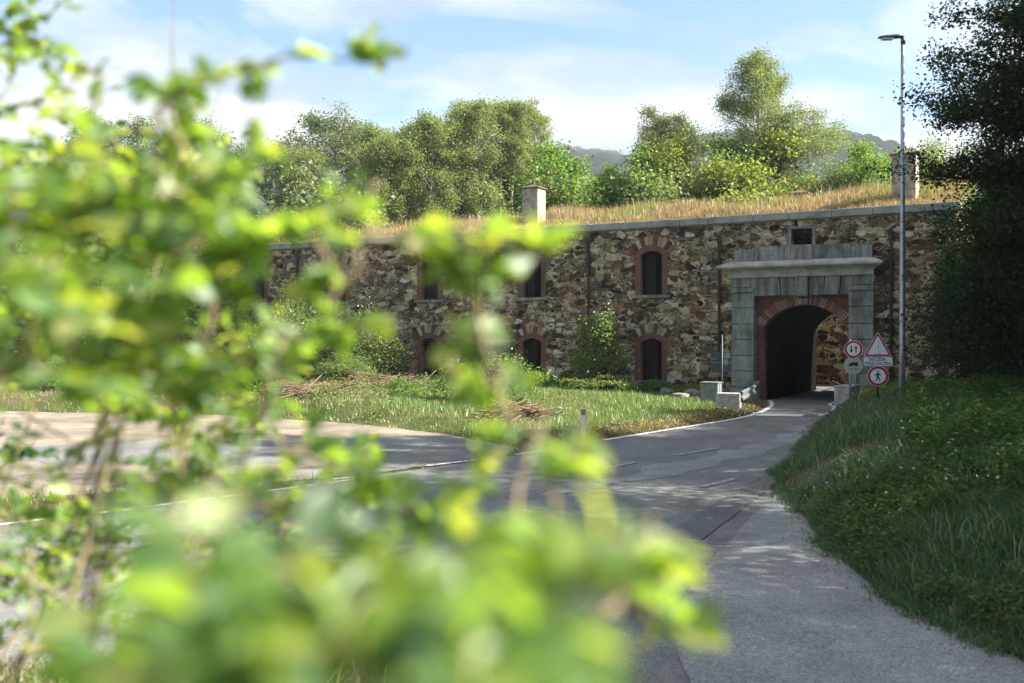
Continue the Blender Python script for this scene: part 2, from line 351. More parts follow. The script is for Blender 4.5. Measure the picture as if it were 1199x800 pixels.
M['leaf_grey'] = leaf_mat('grey_leaf', [(.08, .12, .05), (.12, .165, .07), (.17, .21, .10)], (.22, .30, .10), .45, .02)
M['leaf_yellow'] = leaf_mat('yellow_leaf', [(.08, .14, .03), (.13, .19, .04), (.19, .23, .05), (.24, .22, .05)], (.32, .42, .06), .5, .02)
M['leaf_ivy'] = leaf_mat('ivy_leaf', [(.07, .12, .03), (.12, .18, .05), (.18, .23, .08), (.24, .26, .11)], (.26, .40, .07), .4, .02)
M['grass_dry'] = leaf_mat('dry_grass', [(.22, .13, .05), (.32, .22, .09), (.40, .30, .14), (.17, .15, .045), (.44, .35, .20)], (.40, .28, .10), .35, .04)
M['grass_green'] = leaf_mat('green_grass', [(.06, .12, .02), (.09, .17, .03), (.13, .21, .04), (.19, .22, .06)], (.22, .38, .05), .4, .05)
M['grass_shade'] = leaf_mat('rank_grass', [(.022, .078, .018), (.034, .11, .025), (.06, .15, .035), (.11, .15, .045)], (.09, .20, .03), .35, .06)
M['herb'] = leaf_mat('herb_leaf', [(.03, .075, .018), (.05, .11, .025), (.09, .14, .03), (.14, .12, .05)], (.14, .26, .04), .35, .02)
M['straw'] = leaf_mat('straw', [(.24, .16, .08), (.33, .24, .13), (.17, .11, .06)], (.3, .2, .1), .15, .04)
M['litter'] = leaf_mat('fallen_leaf', [(.20, .10, .045), (.28, .15, .07), (.13, .075, .04), (.33, .22, .12)], (.15, .08, .03), .1, .04)
M['petal'] = simple('petal', (.62, .48, .60), .7, vary=.15)

def ground_mat():
    m, t, b = mat('earth_and_turf', .98, .1)
    v = objco(t); a = tex(t, scale=.5, vec=v, Detail=8, Roughness=.65); f = tex(t, scale=14, vec=v, Detail=8, Roughness=.75)
    c = ramp(t, a.outputs[0], [(.35, (.05, .075, .02)), (.5, (.085, .095, .035)), (.65, (.15, .115, .06))])
    t.links.new(mixc(t, 1.0, c, ramp(t, f.outputs[0], [(.3, g(.5)), (.7, g(1.4))]), 'MULTIPLY'), b.inputs['Base Color']); bump(t, b, f.outputs[0], .8, .06); return m
M['ground'] = ground_mat()
def asphalt(name, col, patchy=.3, dust=(.30, .27, .23), dustamt=.5):
    m, t, b = mat(name, .82, .35)
    v = objco(t); f = tex(t, scale=70, vec=v, Detail=4, Roughness=.8); vo = tex(t, 'ShaderNodeTexVoronoi', 85, v)
    md = tex(t, scale=.55, vec=objco(t, (1, 1, 1), .8, .4), Detail=9, Roughness=.68)
    c = ramp(t, md.outputs[0], [(.32, tuple(x * (1 - patchy) for x in col)), (.5, col), (.68, tuple(x * (1 + patchy * 1.5) for x in col))])
    sp_ = t.nodes.new('ShaderNodeSeparateColor'); t.links.new(vo.outputs['Color'], sp_.inputs[0])
    c = mixc(t, 1.0, c, ramp(t, sp_.outputs[0], [(0, g(.58)), (.35, g(.85)), (.7, g(1.05)), (.9, g(1.35)), (1, g(2.0))]), 'MULTIPLY')
    d2 = tex(t, scale=.9, vec=objco(t, (1.4, .55, 1), .5, .7), Detail=10, Roughness=.72)
    dm = ramp(t, d2.outputs[0], [(.5, g(0)), (.75, g(dustamt))])
    t.links.new(mixc(t, dm, c, dust), b.inputs['Base Color'])
    # crack network
    cr = tex(t, 'ShaderNodeTexVoronoi', .9, objco(t, (1, 1, 1), .9, 1.3), feature='DISTANCE_TO_EDGE')
    cm = ramp(t, cr.outputs['Distance'], [(.0, g(.35)), (.012, g(1))])
    hh = mixc(t, .5, f.outputs[0], cm)
    t.links.new(mixc(t, 1.0, mixc(t, dm, c, dust), ramp(t, cr.outputs['Distance'], [(.0, g(.74)), (.007, g(1))]), 'MULTIPLY'), b.inputs['Base Color'])
    bump(t, b, hh, .5, .008); return m
M['asphalt'] = asphalt('worn_asphalt', (.145, .144, .138), .2, (.29, .28, .26), .6)
M['asphalt2'] = asphalt('pale_asphalt', (.215, .213, .205), .24, (.33, .315, .29), .6)
M['asphalt3'] = asphalt('patch_asphalt', (.115, .115, .112), .2, (.16, .155, .15), .4)
M['gravel'] = asphalt('pale_gravel', (.20, .165, .125), .35, (.30, .265, .215), .7)
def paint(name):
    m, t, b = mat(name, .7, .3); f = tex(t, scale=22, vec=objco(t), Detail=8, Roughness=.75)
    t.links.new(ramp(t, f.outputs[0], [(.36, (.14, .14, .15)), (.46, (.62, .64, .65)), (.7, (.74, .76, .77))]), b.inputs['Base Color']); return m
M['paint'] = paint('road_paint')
def worn(name):
    m, t, b = mat(name, .7, .3); f = tex(t, scale=12, vec=objco(t), Detail=9, Roughness=.75)
    t.links.new(ramp(t, f.outputs[0], [(.44, (.15, .15, .148)), (.60, (.42, .43, .43))]), b.inputs['Base Color']); return m
M['wornpaint'] = worn('worn_road_paint')

# ------------------------------------------------------------------ ground plan
TH = R(30.7); PX, PY = 10.6, 36.0
dS = np.array((math.cos(TH), -math.sin(TH))); dO = np.array((math.sin(TH), math.cos(TH)))
def fw(s, off=0.0, z=0.0):
    p = np.array((PX, PY)) + s * dS + off * dO; return np.array((p[0], p[1], z))
def xy(s, off=0.0): return tuple(fw(s, off)[:2])
FAR = [(-60, -22), (-40, -8), (-20, 3), (-12, 8.5), (-6.6, 12.9), (-4.5, 14.96), (-2.4, 17.2), (-.65, 19.2), (.73, 21), (2.0, 23), (3.9, 25.5), (6.8, 29.5), (8.55, 33.5), xy(-1.46)]
NEAR = [(-60, -32), (-34, -16), (-16, -3), (-8, 3.0), (-4, 5.5), (-1, 6.4), (.8, 6.0), (1.5, 4), (1.8, 0), (2, -30)]
RGT = [xy(1.40), (10.95, 33.4), (10.0, 31), (9.1, 28.5), (8.15, 26.2), (6.6, 22.3), (5.5, 19.2), (4.8, 17.7), (4.35, 16), (4.0, 13.5), (3.68, 11.5), (3.55, 9.2), (3.85, 7.5), (4.2, 5), (4.6, 0), (5, -30)]
def smooth_poly(P, n=6):
    P = np.array(P, float); o = []
    for i in range(len(P) - 1):
        p0 = P[max(i - 1, 0)]; p1 = P[i]; p2 = P[i + 1]; p3 = P[min(i + 2, len(P) - 1)]
        for t in np.arange(n) / n:
            o.append(.5 * ((2 * p1) + (-p0 + p2) * t + (2 * p0 - 5 * p1 + 4 * p2 - p3) * t * t + (-p0 + 3 * p1 - 3 * p2 + p3) * t ** 3))
    o.append(P[-1]); return np.array(o)
FARs, NEARs, RGTs = smooth_poly(FAR), smooth_poly(NEAR), smooth_poly(RGT)
TUN = [xy(-1.46, 13), xy(1.40, 13)]
COURT = [(16.6, 11.4, 1.35, 'dark tree outside the right edge between the two near ones'), (17.5, 18.0, 1.35, 'tall dark tree outside the right edge beyond the near bank'), (11.9, 19.6, .80, 'black green tree directly behind the big tree at the right edge'), xy(-1.46, 8.2), xy(-20, 8.2), xy(-20, 12.6), xy(16, 12.6), xy(16, 8.2), xy(1.40, 8.2)]
ROADP = np.concatenate([FARs, np.array([xy(-1.46, 8.2)]), np.array([xy(1.40, 8.2)]), RGTs, NEARs[::-1]])
LOT = np.array([(-.4, 19.75), (-2.4, 17.45), (-4.6, 15.9), (-6.6, 15.3), (-12, 11.6), (-20, 6.5), (-40, -4.6), (-44, 30), (-16, 31.5), (-8, 29.8), (-4.2, 27), (-1.6, 24.3), (.25, 21.2)])
def inpoly(X, Y, P):
    r = np.zeros(X.shape, bool); n = len(P); j = n - 1
    for i in range(n):
        xi, yi = P[i]; xj, yj = P[j]
        if yi != yj:
            c = ((yi > Y) != (yj > Y)) & (X < (xj - xi) * (Y - yi) / (yj - yi) + xi); r ^= c
        j = i
    return r
def pdist(X, Y, P):
    d = np.full(X.shape, 1e9)
    for i in range(len(P) - 1):
        a = P[i]; b = P[i + 1]; ab = b - a; l = (ab ** 2).sum() + 1e-9
        t = np.clip(((X - a[0]) * ab[0] + (Y - a[1]) * ab[1]) / l, 0, 1)
        d = np.minimum(d, np.hypot(X - a[0] - t * ab[0], Y - a[1] - t * ab[1]))
    return d
def vnoise(X, Y, s, seed=0):
    """cheap smooth value noise on arrays"""
    x = X * s + seed * 17.3; y = Y * s + seed * 7.7; xi = np.floor(x); yi = np.floor(y); fx = x - xi; fy = y - yi
    fx = fx * fx * (3 - 2 * fx); fy = fy * fy * (3 - 2 * fy)
    def h(a, b): v = np.sin(a * 127.1 + b * 311.7 + seed * 3.1) * 43758.5453; return v - np.floor(v)
    return (h(xi, yi) * (1 - fx) + h(xi + 1, yi) * fx) * (1 - fy) + (h(xi, yi + 1) * (1 - fx) + h(xi + 1, yi + 1) * fx) * fy
def sst(a, b, x): t = np.clip((x - a) / (b - a), 0, 1); return t * t * (3 - 2 * t)
def H(X, Y):
    X = np.asarray(X, float); Y = np.asarray(Y, float)
    rx, ry = X - PX, Y - PY; s = rx * dS[0] + ry * dS[1]; off = rx * dO[0] + ry * dO[1]
    dF = pdist(X, Y, FARs); dN = pdist(X, Y, NEARs); dR = pdist(X, Y, RGTs)
    nz = vnoise(X, Y, .8, 1) * .12 + vnoise(X, Y, 2.7, 2) * .05
    hr = (1.0 - .38 * sst(21, 28, Y)) * (1 - np.exp(-dR / 1.6)) + .03 * np.minimum(dR, 25) * sst(24, 14, Y) + nz * np.minimum(dR, 1)
    hn = .88 * (1 - np.exp(-dN / .9)) + nz * .5 * np.minimum(dN, 1)
    hf = .06 * sst(0, .6, dF) + .26 * sst(1, 9, dF) + nz * .7 * np.minimum(dF, 1)
    inlot = inpoly(X, Y, LOT); dl = pdist(X, Y, np.concatenate([LOT, LOT[:1]]))
    hf = np.where(inlot, -.02, hf * sst(0, 1.2, dl))
    isR = (dR < dF) & (dR < dN); isN = (dN < dF) & (dN <= dR)
    h = np.where(isR, hr, np.where(isN, hn, hf))
    # behind the fort: flat yard, then the wooded terrace
    terr = 5.2 * sst(13.0, 14.2, off) + .035 * np.maximum(off - 14, 0)
    h = np.where(off > 8.1, np.where(off > 12.9, terr, 0.0) + nz * (off > 13), h)
    h = np.where((off > -.0) & (off <= 8.1) & (s < 5.2), -.03, h)
    h = np.where((off > 0) & (s >= 5.2) & (off < 13), hr * .9, h)
    h = np.where(inpoly(X, Y, ROADP), -.03, h)
    return h
def grid(xs, ys, hf):
    X, Y = np.meshgrid(xs, ys); Z = hf(X, Y); nx = len(xs); V = np.stack([X, Y, Z], -1).reshape(-1, 3)
    i = np.arange(len(ys) - 1)[:, None] * nx + np.arange(nx - 1)[None, :]; i = i.ravel()
    return V, np.stack([i, i + 1, i + nx + 1, i + nx], 1)
def axis(lo, a, b, hi, st, grow=1.25):
    v = list(np.arange(a, b + 1e-6, st)); d = st; x = b
    while x < hi: d *= grow; x += d; v.append(min(x, hi))
    d = st; x = a
    while x > lo: d *= grow; x -= d; v.insert(0, max(x, lo))
    return np.array(v)
V, F = grid(axis(-1500, -24, 22, 1500, .26), axis(-400, -2, 58, 1500, .26), H)
link('ground', npindexed('ground', V, F), M['ground'], smooth=True, kind='structure')

def sheet(name, P, z, m, **k):
    cu = bpy.data.curves.new(name, 'CURVE'); cu.dimensions = '2D'; cu.fill_mode = 'BOTH'
    sp = cu.splines.new('POLY'); sp.points.add(len(P) - 1); sp.use_cyclic_u = True
    for q, p in zip(sp.points, P): q.co = (p[0], p[1], 0, 1)
    o = bpy.data.objects.new('tmp', cu); C.objects.link(o); dg = bpy.context.evaluated_depsgraph_get()
    me = bpy.data.meshes.new_from_object(o.evaluated_get(dg)); bpy.data.objects.remove(o)
    for v in me.vertices: v.co.z = z
    bm = bmesh.new(); bm.from_mesh(me)
    bmesh.ops.recalc_face_normals(bm, faces=bm.faces)
    for f in bm.faces:
        if f.normal.z < 0: f.normal_flip()
    bm.to_mesh(me); bm.free(); me.name = name
    return link(name, me, m, **k)
def jag(P, amp, st=.3, seed=1):
    """resample a closed outline and roughen it"""
    P = np.asarray(P, float); P = np.concatenate([P, P[:1]]); o = []
    for a, b in zip(P[:-1], P[1:]):
        n = min(400, max(1, int(np.hypot(*(b - a)) / st)))
        for t in np.arange(n) / n: o.append(a + (b - a) * t)
    o = np.array(o); rg = np.random.default_rng(seed); w_ = rg.normal(size=o.shape) * amp
    for _ in range(2): w_ = (w_ + np.roll(w_, 1, 0)) * .6
    return o + w_
sheet('road', ROADP, 0.0, M['asphalt'], kind='structure')
sheet('gravel_lot', jag(LOT, .12, .5), 0.004, M['gravel'], kind='structure')
sheet('yard_ground', COURT, 0.015, M['asphalt3'], kind='structure')
# paler side road running toward the camera, and the darker patches and trench lines in the asphalt
side = [(2.2, -10), (1.95, 0), (1.75, 4), (1.2, 6.3), (1.35, 8.6), (2.1, 10.6), (3.0, 12.8), (3.75, 14.5), (4.55, 16.4), (4.3, 15.2), (4.02, 13.6), (3.7, 11.5), (3.57, 9.2), (3.87, 7.5), (4.22, 5), (4.6, 0), (4.95, -10)]
sheet('side_road', jag(side, .02, .25, 4), .008, M['asphalt2'], kind='structure')
trench = [(1.25, 9.6), (2.3, 11.9), (3.3, 14.0), (4.6, 16.9), (5.0, 17.9), (4.5, 17.5), (3.2, 14.9), (1.9, 12.2), (.75, 10.0)]
sheet('asphalt_patch', jag(trench, .015, .3, 5), .0125, M['asphalt3'], kind='structure')
dustv = [(3.9, 18.6), (5.3, 20.4), (6.7, 23.2), (8.0, 26.6), (9.3, 30.2), (10.2, 33), (9.8, 32.6), (8.5, 29), (7.2, 25.6), (5.9, 22.9), (4.4, 20.6), (2.6, 18.2), (.8, 16.2), (.6, 15.2), (2.4, 16.9)]
sheet('dusty_road_edge', jag(dustv, .17, .3, 6), .0045, M['asphalt2'], kind='structure')
lotp = [(-.45, 19.8), (-2.4, 17.5), (-3.6, 16.6), (-3.4, 18.6), (-6.5, 18.6), (-10, 18.9), (-12.5, 20.5), (-9, 22.6), (-5, 23.0), (-1.6, 24.0), (.15, 21.3)]
sheet('lot_asphalt', jag(lotp, .16, .4, 8), .0085, M['asphalt'], kind='structure')
def line(name, P, wd, m, z=.012, dash=None):
    P = smooth_poly(P, 5) if len(P) > 2 else np.array(P, float)
    t = np.gradient(P, axis=0); t = unit(t); nr = np.stack([-t[:, 1], t[:, 0]], 1) * wd / 2
    V = np.concatenate([np.c_[P + nr, np.full(len(P), z)], np.c_[P - nr, np.full(len(P), z)]]); n = len(P)
    return link(name, npindexed(name, V, np.array([(i + 1, i, i + n, i + n + 1) for i in range(n - 1)])), m, kind='structure')
off_in = lambda P, d: [(p[0], p[1]) for p in P]
def shift(P, d):
    P = np.array(P, float); t = unit(np.gradient(P, axis=0)); return [tuple(p) for p in P + np.stack([t[:, 1], -t[:, 0]], 1) * d]
EDGE = shift(FAR, .16)
line('edge_line', EDGE[3:7], .13, M['paint']); line('edge_line', shift(FAR, .16)[9:14] , .14, M['paint'])
e1 = gp(500, 546), gp(560, 539); line('edge_line', e1, .12, M['paint'])
e2 = gp(603, 533), gp(641, 527); line('edge_line', e2, .12, M['paint'])
line('edge_line', [gp(390, 562), gp(436, 557)], .12, M['paint'])
line('centre_line', [gp(790, 534), gp(838, 526)], .12, M['wornpaint'])
line('centre_line', [gp(822, 571), gp(862, 561)], .13, M['wornpaint'])
line('centre_line', [gp(700, 551), gp(745, 542)], .12, M['wornpaint'])
sheet('white_strip', [gp(884, 487.5), gp(938, 488.5), gp(943, 485.8), gp(893, 484.6)], .0165, M['paint'], kind='structure')  # white strip across the road in front of the gateway
sheet('white_strip', [gp(957, 487.2), gp(968, 487.2), gp(970, 485.4), gp(960, 485.4)], .0165, M['paint'], kind='structure')
line('edge_line', [gp(968, 486), gp(978, 478), xy(1.05, -.6), xy(1.05, 4)], .12, M['paint'])

# ------------------------------------------------------------------ the fort
ORD = 'leftmost second third fourth fifth sixth seventh eighth ninth tenth eleventh twelfth thirteenth fourteenth fifteenth sixteenth seventeenth eighteenth'.split()
def nth(i): return ORD[i] + ('' if i == 0 else ' from the left')
FT = thing('fort_building', 'long two storey rubble stone fort with grassy roof and a granite gateway over the road', 'building', (PX, PY, 0), -TH)
def plate(loops, y0, y1):
    """prism in the wall plane with holes: loops of (s,z), first is the outline"""
    cu = bpy.data.curves.new('c', 'CURVE'); cu.dimensions = '2D'; cu.fill_mode = 'BOTH'; cu.extrude = (y1 - y0) / 2
    for lp in loops:
        sp = cu.splines.new('POLY'); sp.points.add(len(lp) - 1); sp.use_cyclic_u = True
        for q, p in zip(sp.points, lp): q.co = (p[0], p[1], 0, 1)
    o = bpy.data.objects.new('tmp', cu); C.objects.link(o); dg = bpy.context.evaluated_depsgraph_get()
    me = bpy.data.meshes.new_from_object(o.evaluated_get(dg)); bpy.data.objects.remove(o)
    ym = (y0 + y1) / 2
    for v in me.vertices: v.co = (v.co.x, ym + v.co.z, v.co.y)
    bm = bmesh.new(); bm.from_mesh(me); bmesh.ops.remove_doubles(bm, verts=bm.verts, dist=1e-5); bmesh.ops.recalc_face_normals(bm, faces=bm.faces); bm.to_mesh(me); bm.free()
    return me
def rect(x0, x1, z0, z1): return [(x0, z0), (x1, z0), (x1, z1), (x0, z1)]
def arch(cx, w_, z0, ztop, rise, n=12):
    h = w_ / 2; Rr = (h * h + rise * rise) / (2 * rise); cz = ztop - Rr; a = math.asin(min(1, h / Rr))
    return [(cx - h, z0), (cx + h, z0)] + [(cx + Rr * math.sin(t), cz + Rr * math.cos(t)) for t in np.linspace(a, -a, n)]
S0, S1 = -48.0, 5.0
WIN = [-5.98, -11.35, -16.6, -21.9, -27.1, -32.1, -37.4, -42.7]
holes = []
for sx in WIN:
    holes.append(arch(sx, 1.30, 3.90, 5.90, .28)); holes.append(arch(sx, 1.30, .55, 2.46, .28))
WALLTOP = 6.56
link('wall', plate([rect(S0, S1, -.5, WALLTOP)] + holes + [rect(-1.85, 1.66, -.6 + .101, 3.9), rect(-.50, .24, 5.68, 6.26)], 0, .8), M['stone'], FT)
# (the gateway hole must stay inside the outline: its foot lies below the road)
link('rear_wall', plate([rect(S0, S1, -.5, WALLTOP), rect(-2.6, 2.5, -.45, 4.3)], 7.2, 8.0), M['stone'], FT)
for a_ in (S1 - .8, S0 + .001):
    mb = MB(); mb.b2(a_, a_ + .799, .802, 7.198, -.5, WALLTOP); link('end_wall', mb.mesh('end_wall'), M['stone'], FT)
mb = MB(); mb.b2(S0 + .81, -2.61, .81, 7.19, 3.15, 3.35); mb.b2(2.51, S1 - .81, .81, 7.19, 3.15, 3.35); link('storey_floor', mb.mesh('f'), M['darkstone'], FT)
mb = MB()
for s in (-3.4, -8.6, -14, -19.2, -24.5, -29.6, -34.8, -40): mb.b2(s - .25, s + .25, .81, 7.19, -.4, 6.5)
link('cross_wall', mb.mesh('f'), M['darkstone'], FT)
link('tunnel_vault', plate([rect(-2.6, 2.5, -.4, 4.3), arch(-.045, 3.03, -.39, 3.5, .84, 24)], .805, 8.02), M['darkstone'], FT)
link('arch_infill', plate([rect(-1.84, 1.65, -.45, 3.88), arch(-.045, 3.03, -.44, 3.5, .84, 24)], .06, .80), M['brick'], FT)
# radial brick ring
mb = MB(); hw = 1.515; rise = .84; Rr = (hw * hw + rise * rise) / (2 * rise); cz = 3.5 - Rr; a0 = math.asin(hw / Rr); nb = 46
for i in range(nb):
    a = -a0 - .02 + (2 * a0 + .04) * (i + .5) / nb
    ln = .36 if i % 2 else .34
    rc = Rr + .005 + ln / 2; c = (-.045 + rc * math.sin(a), .045, cz + rc * math.cos(a))
    ca, sa = math.cos(a), math.sin(a)
    mb.box(c, (.046, .11 + .006 * (i % 3), ln), [(ca, 0, sa), (0, 1, 0), (-sa, 0, ca)])
link('arch_ring', mb.mesh('ring'), M['ringbrick'], FT)
mb = MB(); mb.box((-.045, -.02, 3.62), (.30, .16, .22), taper=1.25); link('keystone', mb.mesh('key'), M['granite'], FT, bevel=.02)
# pilasters
for x0, x1 in ((-2.63, -1.78), (1.59, 2.42)):
    mb = MB(); z = -.35; hs = [.82, .60, .58, .60, .56, .60, .55, .62]; r2 = random.Random(3)
    for i, h in enumerate(hs):
        top = min(z + h, 4.16); d = -.34 - r2.uniform(0, .012)
        if i == len(hs) - 1: d -= .04
        mb.b2(x0, x1, d, .05 if x0 > 0 else .05, z + .012, top - .012); z += h
        if z > 4.1: break
    mb.b2(x0 + .03, x1 - .03, -.27, .04, -.4, 4.15)
    link('pilaster', mb.mesh('pil'), M['granite'], FT, bevel=.018)
# flat arch lintel: alternating deep and shallow voussoirs
mb = MB(); xs = [-2.62, -1.9, -1.35, -.80, -.28, .20, .72, 1.27, 1.72, 2.41]; r2 = random.Random(5)
for i in range(len(xs) - 1):
    a, b = xs[i], xs[i + 1]; mid = (a + b) / 2 + .05; sl = .10 * (1 if mid > 0 else -1) * (abs(mid) > .3) * min(1, abs(mid))
    y0 = -.30 - (.05 if i % 2 == 0 else .0) - (.05 if i == 4 else 0)
    z0, z1 = (3.84 - (.03 if i == 4 else 0), 4.50)
    if i in (0, 8): z0 = 4.165
    v = [(a + .006, y0, z0), (b - .006, y0, z0), (b - .006, .05, z0), (a + .006, .05, z0), (a + .006 + sl * .6, y0, z1), (b - .006 + sl * .6, y0, z1), (b - .006 + sl * .6, .05, z1), (a + .006 + sl * .6, .05, z1)]
    mb.add(v, [(0, 3, 2, 1), (4, 5, 6, 7), (0, 1, 5, 4), (1, 2, 6, 5), (2, 3, 7, 6), (3, 0, 4, 7)])
link('lintel', mb.mesh('lintel'), M['granite'], FT, bevel=.015)
# cornice: moulded profile swept across with returned ends
prof = [(.0, 4.505), (-.42, 4.505), (-.44, 4.54), (-.44, 4.66), (-.47, 4.68), (-.47, 4.72), (-.60, 4.80), (-.74, 4.84), (-.80, 4.88), (-.80, 4.95), (-.30, 5.12), (0, 5.13)]
mb = MB(); n = len(prof); rings = []
for sx, sg in ((-2.63, -1), (2.35, 1)):
    rings.append([(sx + sg * (-y - .34 if y < -.34 else 0), y, z) for y, z in prof])
V_ = rings[0] + rings[1]; f = [(i, i + 1, n + i + 1, n + i) for i in range(n - 1)] + [(n - 1, 0, n, 2 * n - 1), tuple(range(n))[::-1], tuple(range(n, 2 * n))]
# split lengthwise into blocks with narrow joints
cuts = [-3.05, -1.7, -.55, .45, 1.55, 2.77]
for a, b in zip(cuts[:-1], cuts[1:]):
    ra = [((-2.63 - max(0, -y - .34)) if a == cuts[0] else a + .005, y, z) for y, z in prof]
    rb = [((2.35 + max(0, -y - .34)) if b == cuts[-1] else b - .005, y, z) for y, z in prof]
    mb.add(ra + rb, f)
o = link('cornice', mb.mesh('cornice'), M['cornice'], FT)
# attic slabs above the cornice, with black studs standing for the shade inside small holes
mb = MB()
segs = [(-2.56, -1.83, 5.135, 5.57), (-1.82, -.50, 5.135, 5.66), (-.49, .30, 5.135, 5.67), (.31, 1.62, 5.135, 5.64), (1.63, 2.34, 5.135, 5.55)]
for a, b, z0, z1 in segs: mb.b2(a + .004, b - .004, -.17, .03, z0, z1)
nslab = len(mb.f); r2 = random.Random(9)
for row in (5.30, 5.50):
    for x in np.arange(-1.7, 1.6, .14):
        if r2.random() < .62: mb.cyl((x + r2.uniform(-.03, .03), -.1745, row + r2.uniform(-.03, .03)), (x, -.16, row), .014, 6)
me = mb.mesh('attic'); o = link('attic', me, [M['granite'], M['black']], FT)
for i_, p_ in enumerate(me.polygons): p_.material_index = int(i_ >= nslab)
# square vent window above the gate
mb = MB(); mb.b2(-.64, -.505, -.03, .3, 5.62, 6.34); mb.b2(.245, .36, -.03, .3, 5.62, 6.34); mb.b2(-.503, .243, -.03, .3, 6.265, 6.34); mb.b2(-.503, .243, -.03, .3, 5.60, 5.675)
wf = link('window', plate([rect(-.50, .24, 5.68, 6.26), rect(-.46, -.16, 5.73, 6.08), rect(-.11, .20, 5.73, 6.08)], .30, .36), M['wood'], FT)
wf['label'] = 'small square vent window above the gateway'
link('frame', mb.mesh('frame'), M['granite'], wf, bevel=.01)
# arched windows
for k, sx in enumerate(WIN):
    for lo, (z0, zt, zs) in enumerate(((3.98, 5.90, 3.98), (.62, 2.46, .62))):
        sh = MB()
        leafs = [(-.44, (.02, -.10, .16, .02, -.2, .1, 0, 0)[k])] if not lo else [(-.44, (.10, .0, .22, .1, 0, 0, 0, 0)[k])]
        for a, b in leafs:
            xx = a
            while xx < b - .02: sh.b2(sx + xx + .003, sx + min(b, xx + .115) - .003, .42, .45, z0 + .02, zt - .30 + .10 * (1 - abs(xx / .45))); xx += .115
        for zz in (z0 + .35, z0 + 1.2): sh.b2(sx - .43, sx + leafs[0][1] - .01, .452, .48, zz, zz + .09)
        wn_ = link('window', sh.mesh('shutter'), M['wood'], FT)
        link('frame', plate([arch(sx, 1.34, z0 - .0, zt + .02, .29, 16), arch(sx, .90, z0 + .001, zt - .20, .16, 16)], -.025, .34), M['brick'], wn_)
        s_ = MB(); s_.b2(sx - .80, sx + .80, -.11, .42, z0 - .13, z0 - .004); link('sill', s_.mesh('sill'), M['granite'], wn_, bevel=.012)
        v_ = MB(); h = .67; Rv = (h * h + .29 * .29) / (2 * .29); cz_ = zt + .02 - Rv; am = math.asin(h / Rv); r2 = random.Random(k * 7 + lo)
        nv_ = 11; ed = np.linspace(-am * 1.12, am * 1.12, nv_ + 1)
        for a, b in zip(ed[:-1], ed[1:]):
            a += .006; b -= .006; r0, r1_ = Rv + .012, Rv + r2.uniform(.30, .42); yy = -.02 - r2.uniform(0, .02)
            pts = [(r0, a), (r0, b), (r1_, b), (r1_, a)]
            vv = [(sx + r_ * math.sin(t), yy, cz_ + r_ * math.cos(t)) for r_, t in pts] + [(sx + r_ * math.sin(t), .01, cz_ + r_ * math.cos(t)) for r_, t in pts]
            v_.add(vv, [(0, 1, 2, 3), (7, 6, 5, 4), (0, 4, 5, 1), (1, 5, 6, 2), (2, 6, 7, 3), (3, 7, 4, 0)])
        link('arch_stones', v_.mesh('v'), M['voussoir'], wn_, bevel=.015)
# coping
mb = MB(); s = S0; r2 = random.Random(12)
while s < S1 + .1:
    l = r2.uniform(1.15, 1.7); e = min(s + l, S1 + .15)
    dz = r2.uniform(-.008, .008); mb.b2(s + .006, e - .006, -.17 + r2.uniform(-.006, .006), .42, 6.60 + dz, 6.87 + dz); s = e
mb.b2(S0, S1 + .02, -.06, .40, 6.562, 6.605)
link('coping', mb.mesh('coping'), M['coping'], FT, bevel=.02)
# earth roof
def roofz(s, y):
    p = np.interp(y, [.3, .6, 1.5, 3.2, 4.6, 6.4, 7.7], [6.72, 6.93, 7.15, 7.60, 7.75, 7.3, 6.72])
    return p + (vnoise(s, y, .45, 5) - .4) * .35 * sst(.4, 2.5, y) * sst(7.8, 6, y) + vnoise(s, y, 2, 6) * .07 * sst(.3, .8, y)
ss = np.arange(S0, S1 + .01, .3); ys = np.array([.3, .42, .6, 1, 1.5, 2, 2.6, 3.2, 3.9, 4.6, 5.4, 6.2, 7, 7.7])
V, F = grid(ss, ys, roofz); nx = len(ss)
skirt = []
n0 = len(V); bot = V.copy(); bot[:, 2] = 6.57; V2 = np.concatenate([V, bot]); ring_ = list(range(nx)) + [j * nx + nx - 1 for j in range(1, len(ys))] + [(len(ys) - 1) * nx + i for i in range(nx - 2, -1, -1)] + [j * nx for j in range(len(ys) - 2, 0, -1)]
sk = [(ring_[(i + 1) % len(ring_)], ring_[i], ring_[i] + n0, ring_[(i + 1) % len(ring_)] + n0) for i in range(len(ring_))]
F2 = np.concatenate([F, np.array(sk), F[:, ::-1] + n0])
link('roof', npindexed('roof', V2, F2), M['ground'], FT, smooth=False)
# chimneys
def chimney(s, y, wx, wy, zb, zt, label):
    mb = MB(); mb.b2(s - wx / 2, s + wx / 2, y - wy / 2, y + wy / 2, zb, zt); mb.b2(s - wx / 2 - .03, s + wx / 2 + .03, y - wy / 2 - .03, y + wy / 2 + .03, zt - .12, zt - .05) if False else None
    o = link('chimney', mb.mesh('ch'), M['plaster'], FT, bevel=.015); o['label'] = label
    mb = MB(); e = .07; x0, x1, y0, y1 = s - wx / 2 - e, s + wx / 2 + e, y - wy / 2 - e, y + wy / 2 + e
    mb.b2(x0, x1, y0, y1, zt + .002, zt + .05)
    v = [(x0, y0, zt + .052), (x1, y0, zt + .052), (x1, y1, zt + .052), (x0, y1, zt + .052), (s - .06, y - .06, zt + .19), (s + .06, y - .06, zt + .19), (s + .06, y + .06, zt + .19), (s - .06, y + .06, zt + .19)]
    mb.add(v, [(0, 3, 2, 1), (4, 5, 6, 7), (0, 1, 5, 4), (1, 2, 6, 5), (2, 3, 7, 6), (3, 0, 4, 7)])
    mb.cyl((s, y, zt + .18), (s, y, zt + .36), .045, 8)
    link('cap', mb.mesh('cap'), M['tile'], o)
